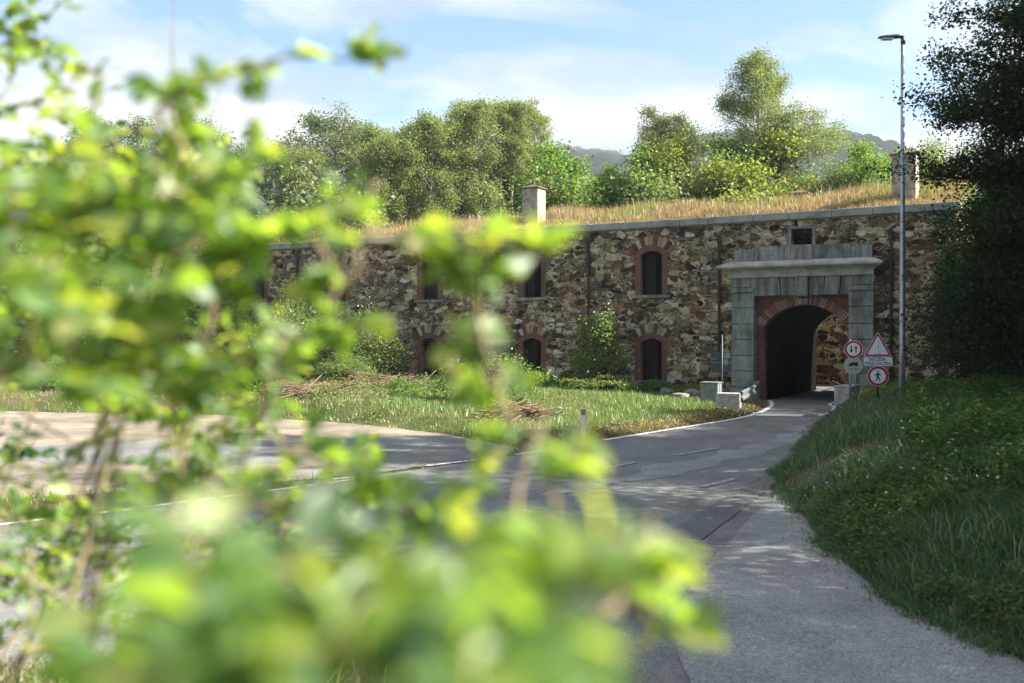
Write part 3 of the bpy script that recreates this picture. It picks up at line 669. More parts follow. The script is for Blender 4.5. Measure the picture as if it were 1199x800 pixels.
chimney(-12.25, 1.75, .78, .72, 7.0, 8.80, 'pale rendered chimney in the middle of the roof')
chimney(3.12, 1.7, .82, .74, 7.0, 8.85, 'tall rendered chimney at the right end of the roof')
o = chimney(-1.8, 6.2, .7, .6, 6.9, 8.35, 'small tiled chimney top on the far side of the roof')
# downpipes and cables
for s, zt, zb in ((-8.68, 6.55, .5), (-3.19, 6.2, 1.0), (2.96, 6.1, .8), (-14.1, 6.5, .6), (-24.4, 6.5, .6)):
    mb = MB(); mb.cyl((s, -.10, zb), (s, -.10, zt), .055, 10)
    if s in (-8.68,): mb.box((s, -.11, zt - .22), (.34, .2, .34), taper=1.2)
    for z in np.arange(zb + .4, zt, 1.5): mb.b2(s - .08, s + .08, -.165, .02, z, z + .04)
    link('downpipe', mb.mesh('dp'), M['rust'], FT)
mb = MB()
for s in (-3.75, -3.52): mb.tube([(s, -.03, .9), (s + .01, -.04, 3), (s - .01, -.03, 5.9)], .012, 5)
for z in np.arange(1.2, 5.8, .45): mb.b2(-3.78, -3.49, -.035, .01, z, z + .02)
mb.tube([(-5, -.03, 6.1), (-3, -.04, 6.03), (-1.2, -.03, 6.05), (-.65, -.03, 6.0)], .011, 5)
link('cable', mb.mesh('cab'), M['greymetal'], FT)

# retaining wall behind the yard
rw = MB(); rw.b2(-30, 22, 12.7, 13.5, -.4, 5.25); rw.b2(-30, 22, 12.62, 13.6, 5.26, 5.42)
o = link('retaining_wall', rw.mesh('rw'), M['stone_far'], loc=(PX, PY, 0)); o.rotation_euler = (0, 0, -TH)
tag(o, 'brown rubble stone wall seen at the far end of the tunnel', 'wall')

# ------------------------------------------------------------------ road furniture
def hz_(x, y): return float(H(np.array([x]), np.array([y]))[0])
def text_mesh(s, size):
    cu = bpy.data.curves.new('t', 'FONT'); cu.body = s; cu.size = size; cu.align_x = 'CENTER'; cu.align_y = 'CENTER'; cu.extrude = .0015; cu.resolution_u = 2; cu.offset = .0018
    o = bpy.data.objects.new('tmp', cu); C.objects.link(o); dg = bpy.context.evaluated_depsgraph_get(); me = bpy.data.meshes.new_from_object(o.evaluated_get(dg)); bpy.data.objects.remove(o)
    for v in me.vertices: v.co = (v.co.x, -v.co.z, v.co.y)
    return me
def merge(parts):
    bm = bmesh.new()
    for me, off in parts:
        t = bmesh.new(); t.from_mesh(me); bmesh.ops.translate(t, verts=t.verts, vec=off); tm = bpy.data.meshes.new('x'); t.to_mesh(tm); t.free(); bm.from_mesh(tm)
    me = bpy.data.meshes.new('m'); bm.to_mesh(me); bm.free(); return me
def disc(x, z, r, y, th=.004, k=40):
    m = MB(); m.tube([(x, y + th, z), (x, y, z)], [r, r], k); return m
def ring(x, z, r0, r1, y0, y1, k=40):
    c = [(x + r1 * math.cos(t), z + r1 * math.sin(t)) for t in np.arange(k) * 2 * math.pi / k]; i = [(x + r0 * math.cos(t), z + r0 * math.sin(t)) for t in np.arange(k) * 2 * math.pi / k]
    return plate([c, i], y0, y1)
def poly(P, y, th=.003): return plate([P], y - th, y)
# sign A: priority sign and faded lorry sign on twin posts
pA = at(999.5, 467, 31.5); zA = hz_(pA[0], pA[1]); k = 31.5 / FPX
SA = thing('traffic_sign', 'priority to oncoming traffic sign over a faded lorry sign on twin grey posts', 'traffic sign', (pA[0], pA[1], zA), R(-14))
z1 = CAM_Z - (409 - HY) * k - zA; z2 = CAM_Z - (428 - HY) * k - zA
mb = MB(); mb.cyl((-.10, .05, -.3), (-.10, .05, z1 + .32), .024, 10); mb.cyl((.07, .05, -.3), (.07, .05, z1 + .2), .024, 10); link('post', mb.mesh('p'), M['galv'], SA, smooth=True)
o = link('sign_face', disc(0, z1, .285, 0, .012).mesh('d'), M['white'], SA); o['label'] = 'round sign with a red ring, black arrow and red arrow'
link('red_ring', ring(0, z1, .205, .27, -.004, -.001), M['red'], o)
def arrow(x, z, s, up):
    sg = 1 if up else -1; return [(x - .018 * s, z - .11 * sg * s), (x + .018 * s, z - .11 * sg * s), (x + .018 * s, z + .02 * sg * s), (x + .055 * s, z + .02 * sg * s), (x, z + .12 * sg * s), (x - .055 * s, z + .02 * sg * s), (x - .018 * s, z + .02 * sg * s)]
link('black_arrow', poly(arrow(-.065, z1, 1, False), -.001), M['black'], o); link('red_arrow', poly(arrow(.075, z1, 1, True), -.001), M['red'], o)
o = link('sign_face', disc(-.01, z2, .285, 0, .012).mesh('d'), M['fadedwhite'], SA); o['label'] = 'faded grey round sign with a lorry symbol'
lorry = [(-.15, z2 + .03), (-.13, z2 + .06), (-.075, z2 + .06), (-.075, z2 + .10), (.14, z2 + .10), (.14, z2 - .0), (-.15, z2 - .0)]
lo_ = merge([(poly(lorry, -.001), (0, 0, 0)), (disc(-.10, z2 - .005, .03, -.004, .003, 14).mesh('w'), (0, 0, 0)), (disc(.09, z2 - .005, .03, -.004, .003, 14).mesh('w'), (0, 0, 0))])
link('lorry_symbol', lo_, M['black'], o)
for x, w_, h_ in ((-.125, .04, .05), (-.05, .05, .07), (.03, .03, .05), (.075, .05, .06), (.135, .03, .05)):
    mb = MB(); mb.b2(x - w_ / 2, x + w_ / 2, -.003, -.001, z2 - .12 - h_ / 2, z2 - .12 + h_ / 2); link('worn_mark', mb.mesh('wl'), M['fadedprint'], o)
# sign B: warning triangle, plate, no pedestrians
pB = at(1028, 462, 29.0); zB = hz_(pB[0], pB[1]); k = 29.0 / FPX
SB = thing('traffic_sign', 'red warning triangle over DISCESA PERICOLOSA plate and no pedestrians sign on dark post', 'traffic sign', (pB[0], pB[1], zB), R(-14))
zz = lambda py: CAM_Z - (py - HY) * k - zB
mb = MB(); mb.cyl((0, .05, -.3), (0, .05, zz(396)), .03, 12); link('post', mb.mesh('p'), M['navy'], SB, smooth=True)
hw = .395; zb_, zt_ = zz(417.5), zz(388.5)
def tri(a, r=.03):
    z0 = zb_ + a * .55; z3 = zt_ - a * 1.05; h = hw - a * .93; P = []
    for cx, cz_, a0_, a1_ in ((-h, z0, 210, 270 - 0), (h, z0, 270, 330), (0, z3, 30, 150)):
        ccx = cx + (r * 1.7 if cx < 0 else -r * 1.7 if cx > 0 else 0); ccz = cz_ + (r if cz_ == z0 else -r * 2)
        for t in np.linspace(R(a0_ - (60 if cx < 0 else 0)), R(a1_ + (60 if cx > 0 else 0)), 6): P.append((ccx + r * math.cos(t), ccz + r * math.sin(t)))
    return P
o = link('sign_face', plate([tri(0)], -.004, .008), M['white'], SB); o['label'] = 'triangular warning sign with a red border'
link('red_border', plate([tri(.022), tri(.105, .012)], -.008, -.0045), M['red'], o)
mb = MB(); xc = .01; mb.b2(xc - .011, xc + .011, -.0065, -.0045, zz(413), zz(399)); mb.cyl((xc, -.0045, zz(414.5)), (xc, -.0065, zz(414.5)), .014, 10); link('faded_mark', mb.mesh('fm'), M['faintgrey'], o)
mb = MB(); mb.b2(-.385, .405, -.004, .008, zz(428.5), zz(418.3)); o = link('plate', mb.mesh('pl'), M['white'], SB, bevel=.003); o['label'] = 'white rectangular plate with two lines of black capitals'
t1 = text_mesh('DISCESA', .125); t2 = text_mesh('PERICOLOSA', .125)
link('lettering', merge([(t1, (-.02, -.007, zz(420.9)))]), M['black'], o); link('lettering', merge([(t2, (-.0, -.007, zz(425.7)))]), M['black'], o)
o = link('sign_face', disc(.005, zz(440.5), .295, -.004, .012).mesh('d'), M['white'], SB); o['label'] = 'round no pedestrians sign with a red ring'
zc_ = zz(440.5); link('red_ring', ring(.005, zc_, .215, .283, -.008, -.005), M['red'], o)
mb = MB(); yy = -.006
def limb(a, b, r0, r1): mb.tube([(a[0], yy, zc_ + a[1]), (b[0], yy, zc_ + b[1])], [r0, r1], 8)
mb.tube([(0, yy, zc_ + .125), (0, yy, zc_ + .155)], [.022, .022], 10); limb((0, .10), (.0, -.01), .032, .026); limb((0, -.01), (-.055, -.15), .02, .014); limb((.0, -.01), (.045, -.08), .02, .016); limb((.045, -.08), (.06, -.155), .016, .013)
limb((-.01, .08), (-.065, .02), .014, .011); limb((-.065, .02), (-.07, -.02), .011, .01); limb((.01, .08), (.06, .04), .014, .011); limb((.06, .04), (.085, .0), .011, .01)
me = mb.mesh('ped')
for v in me.vertices: v.co.y = yy + (v.co.y - yy) * .05
link('walking_figure', me, M['black'], o)
# leaning bleached sticks beside the signs
for a, b, lab in (((1006, 470, 30.8), (1009.5, 438, 31.0), 'pale stick leaning upright between the two sign posts'), ((958, 459, 32.6), (997, 451, 31.6), 'long pale branch poking out sideways in front of the tunnel mouth'), ((975, 446, 31.9), (1000, 462, 31.2), 'short pale stick slanting down behind the grey posts')):
    mb = MB(); A, B = at(*a), at(*b); mid = (A + B) / 2 + np.array((.03, 0, .04)); mb.tube([A, mid, B], [.02, .015, .008], 6)
    tag(link('stick', mb.mesh('st'), M['bleached']), lab, 'stick')
# street lamp
LY = 21.3; pL = at(1056.5, 478, LY); zL = hz_(pL[0], LY); SLm = thing('street_lamp', 'tall slim galvanised street lamp on the grassy bank', 'street lamp', (pL[0], LY, zL))
top = CAM_Z + (HY - 47) / FPX * LY - zL
mb = MB(); mb.tube([(0, 0, -.4), (0, 0, 1.4), (0, 0, 5), (-.01, 0, top)], [.062, .06, .048, .036], 20); link('pole', mb.mesh('p'), M['galv'], SLm, smooth=True)
mb = MB()
for z in (top * .48, top * .51):
    mb = MB(); mb.tube([(0, 0, z), (0, 0, z + .03)], [.058, .058], 16); link('band', mb.mesh('b'), M['greymetal'], SLm)
mb = MB(); mb.box((.0, -.060, 1.1), (.06, .012, .3)); link('hatch', mb.mesh('b'), M['greymetal'], SLm)
mb = MB(); mb.tube([(0, 0, top - .1), (0, 0, top + .06)], [.05, .05], 14)
prof = [(.03, -.02, .03, .05), (-.05, -.045, .085, .07), (-.2, -.03, .10, .085), (-.38, .0, .10, .07), (-.52, .02, .07, .035)]
ringv = []
for x, z0, w_, h_ in prof:
    ringv.append([(x, w_ * math.cos(t), top + .05 + z0 * -.4 + h_ * .55 * math.sin(t)) for t in np.arange(12) * math.pi / 6])
f = []
for i in range(len(ringv) - 1):
    for j in range(12): f.append((i * 12 + j, i * 12 + (j + 1) % 12, (i + 1) * 12 + (j + 1) % 12, (i + 1) * 12 + j))
f += [tuple(range(12))[::-1], tuple(48 + j for j in range(12))]
mb.add(np.array(sum(ringv, [])), f); hd = link('lamp_head', mb.mesh('h'), M['lamp_dark'], SLm, smooth=True)
mb = MB(); mb.box((-.34, 0, top + .008), (.24, .15, .03)); 
m_, t_, b_ = mat('lamp_glass', .2, .6); b_.inputs['Base Color'].default_value = (.85, .88, .9, 1); link('lens', mb.mesh('l'), m_, hd, bevel=.01)
# concrete cabinet, block, guard rail
def wpt(px, py, Y): p = at(px, py, Y); return p
bx = at(833, 475, 33.2); hb = hz_(bx[0], bx[1])
mb = MB(); kk = 33.2 / FPX; hgt = 26 * kk + .15; mb.b2(-.31, .31, -.25, .25, -.15, hgt - .15); mb.b2(-.33, .33, -.27, .27, hgt - .148, hgt - .10)
o = link('utility_cabinet', mb.mesh('cab'), M['concrete'], loc=(bx[0], bx[1], CAM_Z - (475 - HY) * kk), bevel=.015); o.rotation_euler = (0, 0, -TH); tag(o, 'square grey concrete cabinet at the grass edge left of the gateway', 'cabinet')
gpt = at(868, 484, 31.2)
gl = at(862, 483, 31.0); mb = MB(); mb.b2(-.62, .13, -.0, .36, -.2, .60); o = link('concrete_block', mb.mesh('blk'), M['limewash'], loc=(gl[0], gl[1], 0), bevel=.03); o.rotation_euler = (0, 0, R(-20)); tag(o, 'rough pale concrete wall end with ivy where the guard rail begins', 'wall')
GR = thing('guard_rail', 'short grey steel guard rail running from the concrete block to the gateway', 'guard rail', (0, 0, 0))
A = np.array((gl[0] + .17, gl[1] + .0, 0)); B = fw(-1.62, -.25)
mb = MB()
dr = (B - A) / np.linalg.norm(B - A); sdv = np.array((dr[1], -dr[0], 0)); wp = [(0, .34), (.05, .37), (.05, .43), (0, .47), (0, .53), (.05, .57), (.05, .63), (0, .66)]
va = [A + sdv * a + np.array((0, 0, z)) for a, z in wp] + [B + sdv * a + np.array((0, 0, z)) for a, z in wp]; vb = [p - sdv * .012 for p in va]
f = [(i, i + 1, i + 9, i + 8) for i in range(7)]; mb.add(va + vb, f + [tuple(j + 16 for j in q[::-1]) for q in f] + [(0, 8, 24, 16), (7, 23, 31, 15)]); link('rail', mb.mesh('r'), M['galv'], GR)
for t in (.04, .5, .93):
    p = A + (B - A) * t - sdv * .06; mb = MB(); mb.b2(p[0] - .04, p[0] + .04, p[1] - .05, p[1] + .05, -.1, .62); link('rail_post', mb.mesh('rp'), M['galv'], GR)
rb = fw(1.62, -1.15); mb = MB(); mb.b2(-.28, .28, -.8, .7, -.3, .62); mb.box((0, -.05, .66), (.6, 1.5, .08)); o = link('concrete_block', mb.mesh('blk2'), M['limewash'], loc=(rb[0] + .12, rb[1], 0), bevel=.04); o.rotation_euler = (0, 0, -TH); tag(o, 'low whitish concrete kerb wall at the right foot of the gateway', 'wall')
lb = fw(-1.62, -.36); mb = MB(); mb.b2(-.10, .12, -.30, .0, -.2, .72); o = link('concrete_block', mb.mesh('blk3'), M['concrete'], loc=(lb[0], lb[1], 0), bevel=.03); o.rotation_euler = (0, 0, -TH); tag(o, 'stubby concrete post at the left foot of the gateway', 'post')
# back of a sign left of the gate
pC = at(845, 470, 33.0); k = 33.0 / FPX; SC = thing('traffic_sign', 'dark back of a rectangular road sign on a thin pale pole left of the gateway', 'traffic sign', (pC[0], pC[1], 0.05), R(-12))
mb = MB(); mb.cyl((.02, -.04, -.3), (.02, -.04, CAM_Z - (394 - HY) * k), .021, 10); link('post', mb.mesh('p'), M['lamp_dark'], SC, smooth=True)
z_ = lambda py: CAM_Z - (py - HY) * k - .05
mb = MB(); mb.b2(-.32, .32, 0, .02, z_(436), z_(420.5)); mb.b2(-.30, .32, .0, .02, z_(420), z_(412.5)); o = link('sign_panel', mb.mesh('sp'), M['signback'], SC)
mb = MB(); mb.b2(.09, .28, -.012, -.001, z_(419.5), z_(413.3)); mb.b2(.09, .2, -.012, -.001, z_(428), z_(420.8)); mb.b2(-.3, .3, -.03, -.013, z_(425), z_(424)); link('bracket', mb.mesh('br'), M['greymetal'], o)
# delineator post
pD = gp(684, 517); mb = MB(); zt = .78; mb.box((0, 0, .32), (.11, .045, .84), taper=.9)
o = link('marker_post', mb.mesh('mp'), M['white'], loc=(pD[0], pD[1] + .25, 0), bevel=.01); tag(o, 'small white roadside marker post with a black band', 'marker post')
mb = MB(); mb.box((0, 0, .645), (.104, .048, .14)); link('black_band', mb.mesh('bb'), M['black'], o)
pD = gp(287, 585)
o2 = link('marker_post', o.data, None, loc=(-4.9, 15.6, 0)); tag(o2, 'small white roadside marker post half hidden behind foreground leaves', 'marker post')

# ------------------------------------------------------------------ grass and undergrowth
def scatter(n, x0, x1, y0, y1, rg, keep): 
    X = rg.uniform(x0, x1, n); Y = rg.uniform(y0, y1, n); k = keep(X, Y); return X[k], Y[k]
def stuff(name, V, F, m, label, cat='grass'):
    return tag(link(name, npindexed(name, V, F), m), label, cat, kind='stuff')
# roof: dry golden grass
rg = np.random.default_rng(11)
n = 150000; s = rg.uniform(S0, S1, n); y = .32 + 7.2 * rg.random(n) ** 1.35
k = rg.random(n) < (.55 + .45 * sst(-30, -8, s)); s, y = s[k], y[k]
z = roofz(s, y); dens = vnoise(s, y, 1.1, 8); hgt = .07 + .20 * vnoise(s, y * 1.5, .7, 71) ** 1.5 + .30 * dens ** 1.8 * sst(.3, 1.6, y) + .18 * sst(2.5, 4.2, y)
P = np.stack([PX + s * dS[0] + y * dO[0], PY + s * dS[1] + y * dO[1], z - .02], 1)
isg = (vnoise(s, y, .35, 3) + rg.normal(size=len(s)) * .12 + .25 * sst(-16, -30, s)) > .68
V, F = blades(P[~isg], hgt[~isg], rg, .022, .30, 1, (-.08, .0)); stuff('roof_grass', V, F, M['grass_dry'], 'dry golden grass growing over the roof of the fort')
V, F = blades(P[isg], hgt[isg] * .8, rg, .025, .35); stuff('roof_turf', V, F, M['leaf_yellow'], 'green and yellow patches of grass on the roof of the fort')
# seed-head stalks standing out along the roof crest
n = 5000; s = rg.uniform(S0, S1, n); y = rg.uniform(1, 5, n); P = np.stack([PX + s * dS[0] + y * dO[0], PY + s * dS[1] + y * dO[1], roofz(s, y)], 1)
V, F = blades(P, .62, rg, .016, .12, 2); stuff('tall_grass', V, F, M['grass_dry'], 'thin tall dry stalks standing up from the roof grass')
# lawn and bank in front of the fort
def lawnkeep(X, Y):
    rx, ry = X - PX, Y - PY; off = rx * dO[0] + ry * dO[1]; s_ = rx * dS[0] + ry * dS[1]
    return (off < -.02) & (pdist(X, Y, FARs) < pdist(X, Y, RGTs)) & ~inpoly(X, Y, ROADP) & ~inpoly(X, Y, LOT) & (Y > 12)
rg = np.random.default_rng(12)
X, Y = scatter(400000, -30, 10, 12.2, 54, rg, lawnkeep); dF = pdist(X, Y, FARs)
bare = vnoise(X, Y, .7, 4) * .6 + vnoise(X, Y, 2.6, 9) * .4
brown = (X < -3.5 + 0 * Y) & (Y < 42)
k = (bare > .28) & (rg.random(len(X)) < sst(0, .5, dF) * np.where(brown, .45, 1)); X, Y, dF = X[k], Y[k], dF[k]
hh = (.05 + .14 * vnoise(X, Y, 1.3, 5) + .10 * sst(.6, 2, dF) * vnoise(X, Y, .6, 6))
P = np.stack([X, Y, H(X, Y) - .01], 1); dry = rg.random(len(X)) < np.where(X < -4, .45, .10) + .4 * sst(1.2, .2, dF)
V, F = blades(P[~dry], hh[~dry], rg, .022, .35); stuff('lawn_grass', V, F, M['grass_green'], 'short green grass on the bank in front of the fort')
V, F = blades(P[dry], hh[dry] * .8, rg, .022, .5); stuff('dead_grass', V, F, M['straw'], 'straw coloured dead grass on the bank and along the road edge')
# leaf litter by the road edge
def littkeep(X, Y): return lawnkeep(X, Y) & (pdist(X, Y, FARs) < 1.1)
X, Y = scatter(60000, -1, 10, 19, 36, rg, littkeep); X, Y = X[:9000], Y[:9000]
V, F = leaves(np.stack([X, Y, H(X, Y) + .012], 1), .07, rg, flat=.15, width=.6); stuff('fallen_leaves', V, F, M['litter'], 'brown fallen leaves along the edge of the road', 'leaves')
# right bank
def rbk(X, Y):
    rx, ry = X - PX, Y - PY; off = rx * dO[0] + ry * dO[1]; s_ = rx * dS[0] + ry * dS[1]; dR = pdist(X, Y, RGTs)
    return ~inpoly(X, Y, ROADP) & (dR < pdist(X, Y, FARs)) & (dR < pdist(X, Y, NEARs)) & ((off < -.05) | (s_ > 5.3))
rg = np.random.default_rng(13)
X, Y = scatter(230000, 3.4, 20, 3.5, 37, rg, rbk); dR = pdist(X, Y, RGTs)
k = (X < 4 + .58 * Y) & (rg.random(len(X)) < sst(-.25, .12, dR)); X, Y, dR = X[k], Y[k], dR[k]
stony = sst(1.1, .5, np.hypot((X - 4.95) / 1.0, (Y - 15.4) / .8)); k = rg.random(len(X)) > stony * .9; X, Y, dR = X[k], Y[k], dR[k]
near = Y < 13.5
hg = .12 + .26 * vnoise(X, Y, 1.0, 7) * sst(.0, .9, dR); hg = np.where(near, hg * 1.05, hg)
P = np.stack([X, Y, H(X, Y) - .01], 1)
sel = rg.random(len(X)) < np.where(near, .6, .95)
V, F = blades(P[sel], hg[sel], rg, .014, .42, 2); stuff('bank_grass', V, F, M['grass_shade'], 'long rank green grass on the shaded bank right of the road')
sel = (rg.random(len(X)) < .04)
V, F = blades(P[sel], hg[sel] * 1.5, rg, .010, .55, 2); stuff('dry_stalks', V, F, M['straw'], 'pale dry stems among the grass of the shaded bank')
X, Y = scatter(110000, 3.4, 9.5, 5.5, 13.5, rg, rbk); dR = pdist(X, Y, RGTs); k = (rg.random(len(X)) < sst(-.12, .08, dR)) & (X < 4 + .58 * Y); X, Y, dR = X[k], Y[k], dR[k]
P = np.stack([X, Y, H(X, Y) - .01], 1); dry = rg.random(len(X)) < .16 * vnoise(X, Y, 2.2, 41) * 2; hh = .07 + .16 * vnoise(X, Y, 1.9, 40)
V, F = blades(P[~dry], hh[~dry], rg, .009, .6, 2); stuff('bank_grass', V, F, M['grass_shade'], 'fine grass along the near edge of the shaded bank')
V, F = blades(P[dry], hh[dry], rg, .007, .9, 2); stuff('dry_stalks', V, F, M['straw'], 'withered grass lying over the near edge of the bank')
# broad-leaved undergrowth: clumps of stems with leaves
def herbs(name, n_cl, x0, x1, y0, y1, keep, rg, h0, h1, lf, m, label, per=34):
    X, Y = scatter(n_cl, x0, x1, y0, y1, rg, keep); Z = H(X, Y); hh = rg.uniform(h0, h1, len(X)); pts = []; 
    c = np.stack([X, Y, Z], 1)
    t = rg.random((len(X), per)) ** .7; a = rg.uniform(0, 6.28, (len(X), per)); r = rg.uniform(.02, .5, (len(X), per)) * hh[:, None] * (1.1 - t * .5)
    Q = np.stack([c[:, 0:1] + r * np.cos(a), c[:, 1:2] + r * np.sin(a), c[:, 2:3] + t * hh[:, None]], -1).reshape(-1, 3)
    dirs = np.stack([np.cos(a), np.sin(a), np.zeros_like(a)], -1).reshape(-1, 3)
    V, F = leaves(Q, lf, rg, flat=.35, width=.55, dirs=dirs, down=.1); return stuff(name, V, F, m, label, 'undergrowth')
def nearbank(X, Y): d = pdist(X, Y, RGTs); return rbk(X, Y) & (d > .05) & (vnoise(X, Y, 1.1, 31) > .25) & (X < 4.2 + .6 * Y) & (np.hypot(X - 4.95, Y - 15.4) > .8)
herbs('undergrowth', 7500, 3.5, 13, 4.5, 14.5, nearbank, rg, .08, .34, .055, M['herb'], 'leafy weeds covering the near end of the shaded bank')
herbs('nettles', 700, 5, 14, 8, 21, lambda X, Y: nearbank(X, Y) & (pdist(X, Y, RGTs) > 1.9), rg, .25, .6, .08, M['herb'], 'taller dark nettles at the top of the shaded bank', 60)
herbs('wall_foot_weeds', 420, 10.5, 16, 29, 34.5, lambda X, Y: rbk(X, Y) & (pdist(X, Y, RGTs) > .9), rg, .2, .42, .09, M['leaf_ivy'], 'pale leafy weeds at the foot of the wall behind the signs', 50)
herbs('bank_shrubbery', 1500, 4.5, 14, 6, 24, lambda X, Y: nearbank(X, Y) & (X > .375 * Y + .3), rg, .25, .7, .06, M['leaf_mid'], 'dense dark bushy growth along the right side of the shaded bank', 90)
herbs('pale_weeds', 300, 4, 10, 6, 14, lambda X, Y: nearbank(X, Y) & (X > .34 * Y), rg, .1, .4, .04, M['leaf_ivy'], 'sparse pale leaved weeds among the darker growth on the near bank', 26)
herbs('scrub', 900, -16, -1, 25.5, 42, lambda X, Y: lawnkeep(X, Y) & (vnoise(X, Y, .45, 61) > .42) & (X < -1 - (Y - 25) * .12), rg, .15, .55, .075, M['leaf_ivy'], 'rough scrubby weeds between the gravel lot and the fort', 34)
# small pink flowers on the near bank
X, Y = scatter(900, 4, 9, 6.5, 13, rg, nearbank); fl = []
k = rg.random(len(X)) < .12; X, Y = X[k], Y[k]; fz = H(X, Y) + rg.uniform(.25, .42, len(X))
Q = np.repeat(np.stack([X, Y, fz], 1), 5, 0); V, F = leaves(Q, .024, rg, flat=.3, width=.8); stuff('wild_flowers', V, F, M['petal'], 'tiny pale pink flowers among the weeds by the road edge', 'flowers')
# pebbles on the bare patch
def rockmesh(rg_, s):
    bm = bmesh.new(); bmesh.ops.create_icosphere(bm, subdivisions=2, radius=s)
    o_ = Vector(rg_.uniform(-9, 9, 3))
    for v in bm.verts: v.co *= 1 + .45 * noise.noise(v.co / s * .9 + o_); v.co.z *= .6
    me = bpy.data.meshes.new('rock'); bm.to_mesh(me); bm.free(); return me
bmv = []; bmf = []; nn_ = 0
for i in range(900):
    if i < 450: x, y = rg.normal(4.9, .45), rg.normal(15.3, .5)
    else:
        j = rg.integers(20, len(RGTs) - 14); x, y = RGTs[j] + (RGTs[j + 1] - RGTs[j]) * rg.random() + rg.normal(0, .14, 2)
    r_ = rg.uniform(.005, .017) ; z_0 = max(hz_(x, y), 0) if i < 450 else (hz_(x, y) if hz_(x, y) > 0 else .01)
    q = np.array([(-1, -1, 0), (1, -.8, 0), (.9, 1, 0), (-.8, .9, 0), (-.5, -.5, 1), (.5, -.4, 1.1), (.5, .5, .9), (-.4, .5, 1)]) * r_ * (1 + .3 * rg.normal(size=(8, 3))) + (x, y, z_0)
    bmv.append(q); bmf += [tuple(nn_ + a for a in f_) for f_ in ((4, 5, 6, 7), (0, 1, 5, 4), (1, 2, 6, 5), (2, 3, 7, 6), (3, 0, 4, 7))]; nn_ += 8
tag(link('pebbles', npindexed('pebbles', np.concatenate(bmv), np.array(bmf)), M['rock']), 'loose grey gravel and pebbles along the right road edge', 'gravel', kind='stuff')
n = 1600; j = rg.integers(12, len(RGTs) - 8, n); q = RGTs[j] + (RGTs[j + 1] - RGTs[j]) * rg.random((n, 1)) + rg.normal(0, .16, (n, 2)); zq = np.maximum(H(q[:, 0], q[:, 1]), 0) + .02
V, F = leaves(np.c_[q, zq], .045, rg, flat=.2, width=.6); stuff('fallen_leaves', V, F, M['litter'], 'dead leaves and twigs scattered along the foot of the right bank', 'leaves')
n = 2600; j = rg.integers(12, len(RGTs) - 8, n); q = RGTs[j] + (RGTs[j + 1] - RGTs[j]) * rg.random((n, 1)) - np.abs(rg.normal(0, .10, (n, 1))) * (1, 0) * (vnoise(RGTs[j][:, :1], RGTs[j][:, 1:], 1.7, 51) > .4); q = np.repeat(q, 7, 0) + rg.normal(0, .025, (n * 7, 2)); zq = np.maximum(H(q[:, 0], q[:, 1]), 0)
V, F = blades(np.c_[q, zq], .10, rg, .007, .8, 2); stuff('edge_tufts', V, F, M['grass_shade'], 'small ragged tufts creeping from the bank onto the asphalt')
# verge grass below the camera on the left
rg = np.random.default_rng(14)
def vkeep(X, Y): return ~inpoly(X, Y, ROADP) & (pdist(X, Y, NEARs) < pdist(X, Y, FARs)) & (X < 1.6)
X, Y = scatter(60000, -7, 1.6, 1.0, 6.6, rg, vkeep); P = np.stack([X, Y, H(X, Y) - .01], 1); dry = rg.random(len(X)) < .4
V, F = blades(P[~dry], .22, rg, .008, .45, 2); stuff('verge_grass', V, F, M['grass_green'], 'grass on the near verge below the blurred shrubs')
V, F = blades(P[dry], .24, rg, .006, .6, 2); stuff('verge_straw', V, F, M['straw'], 'dry straw on the near verge below the blurred shrubs')

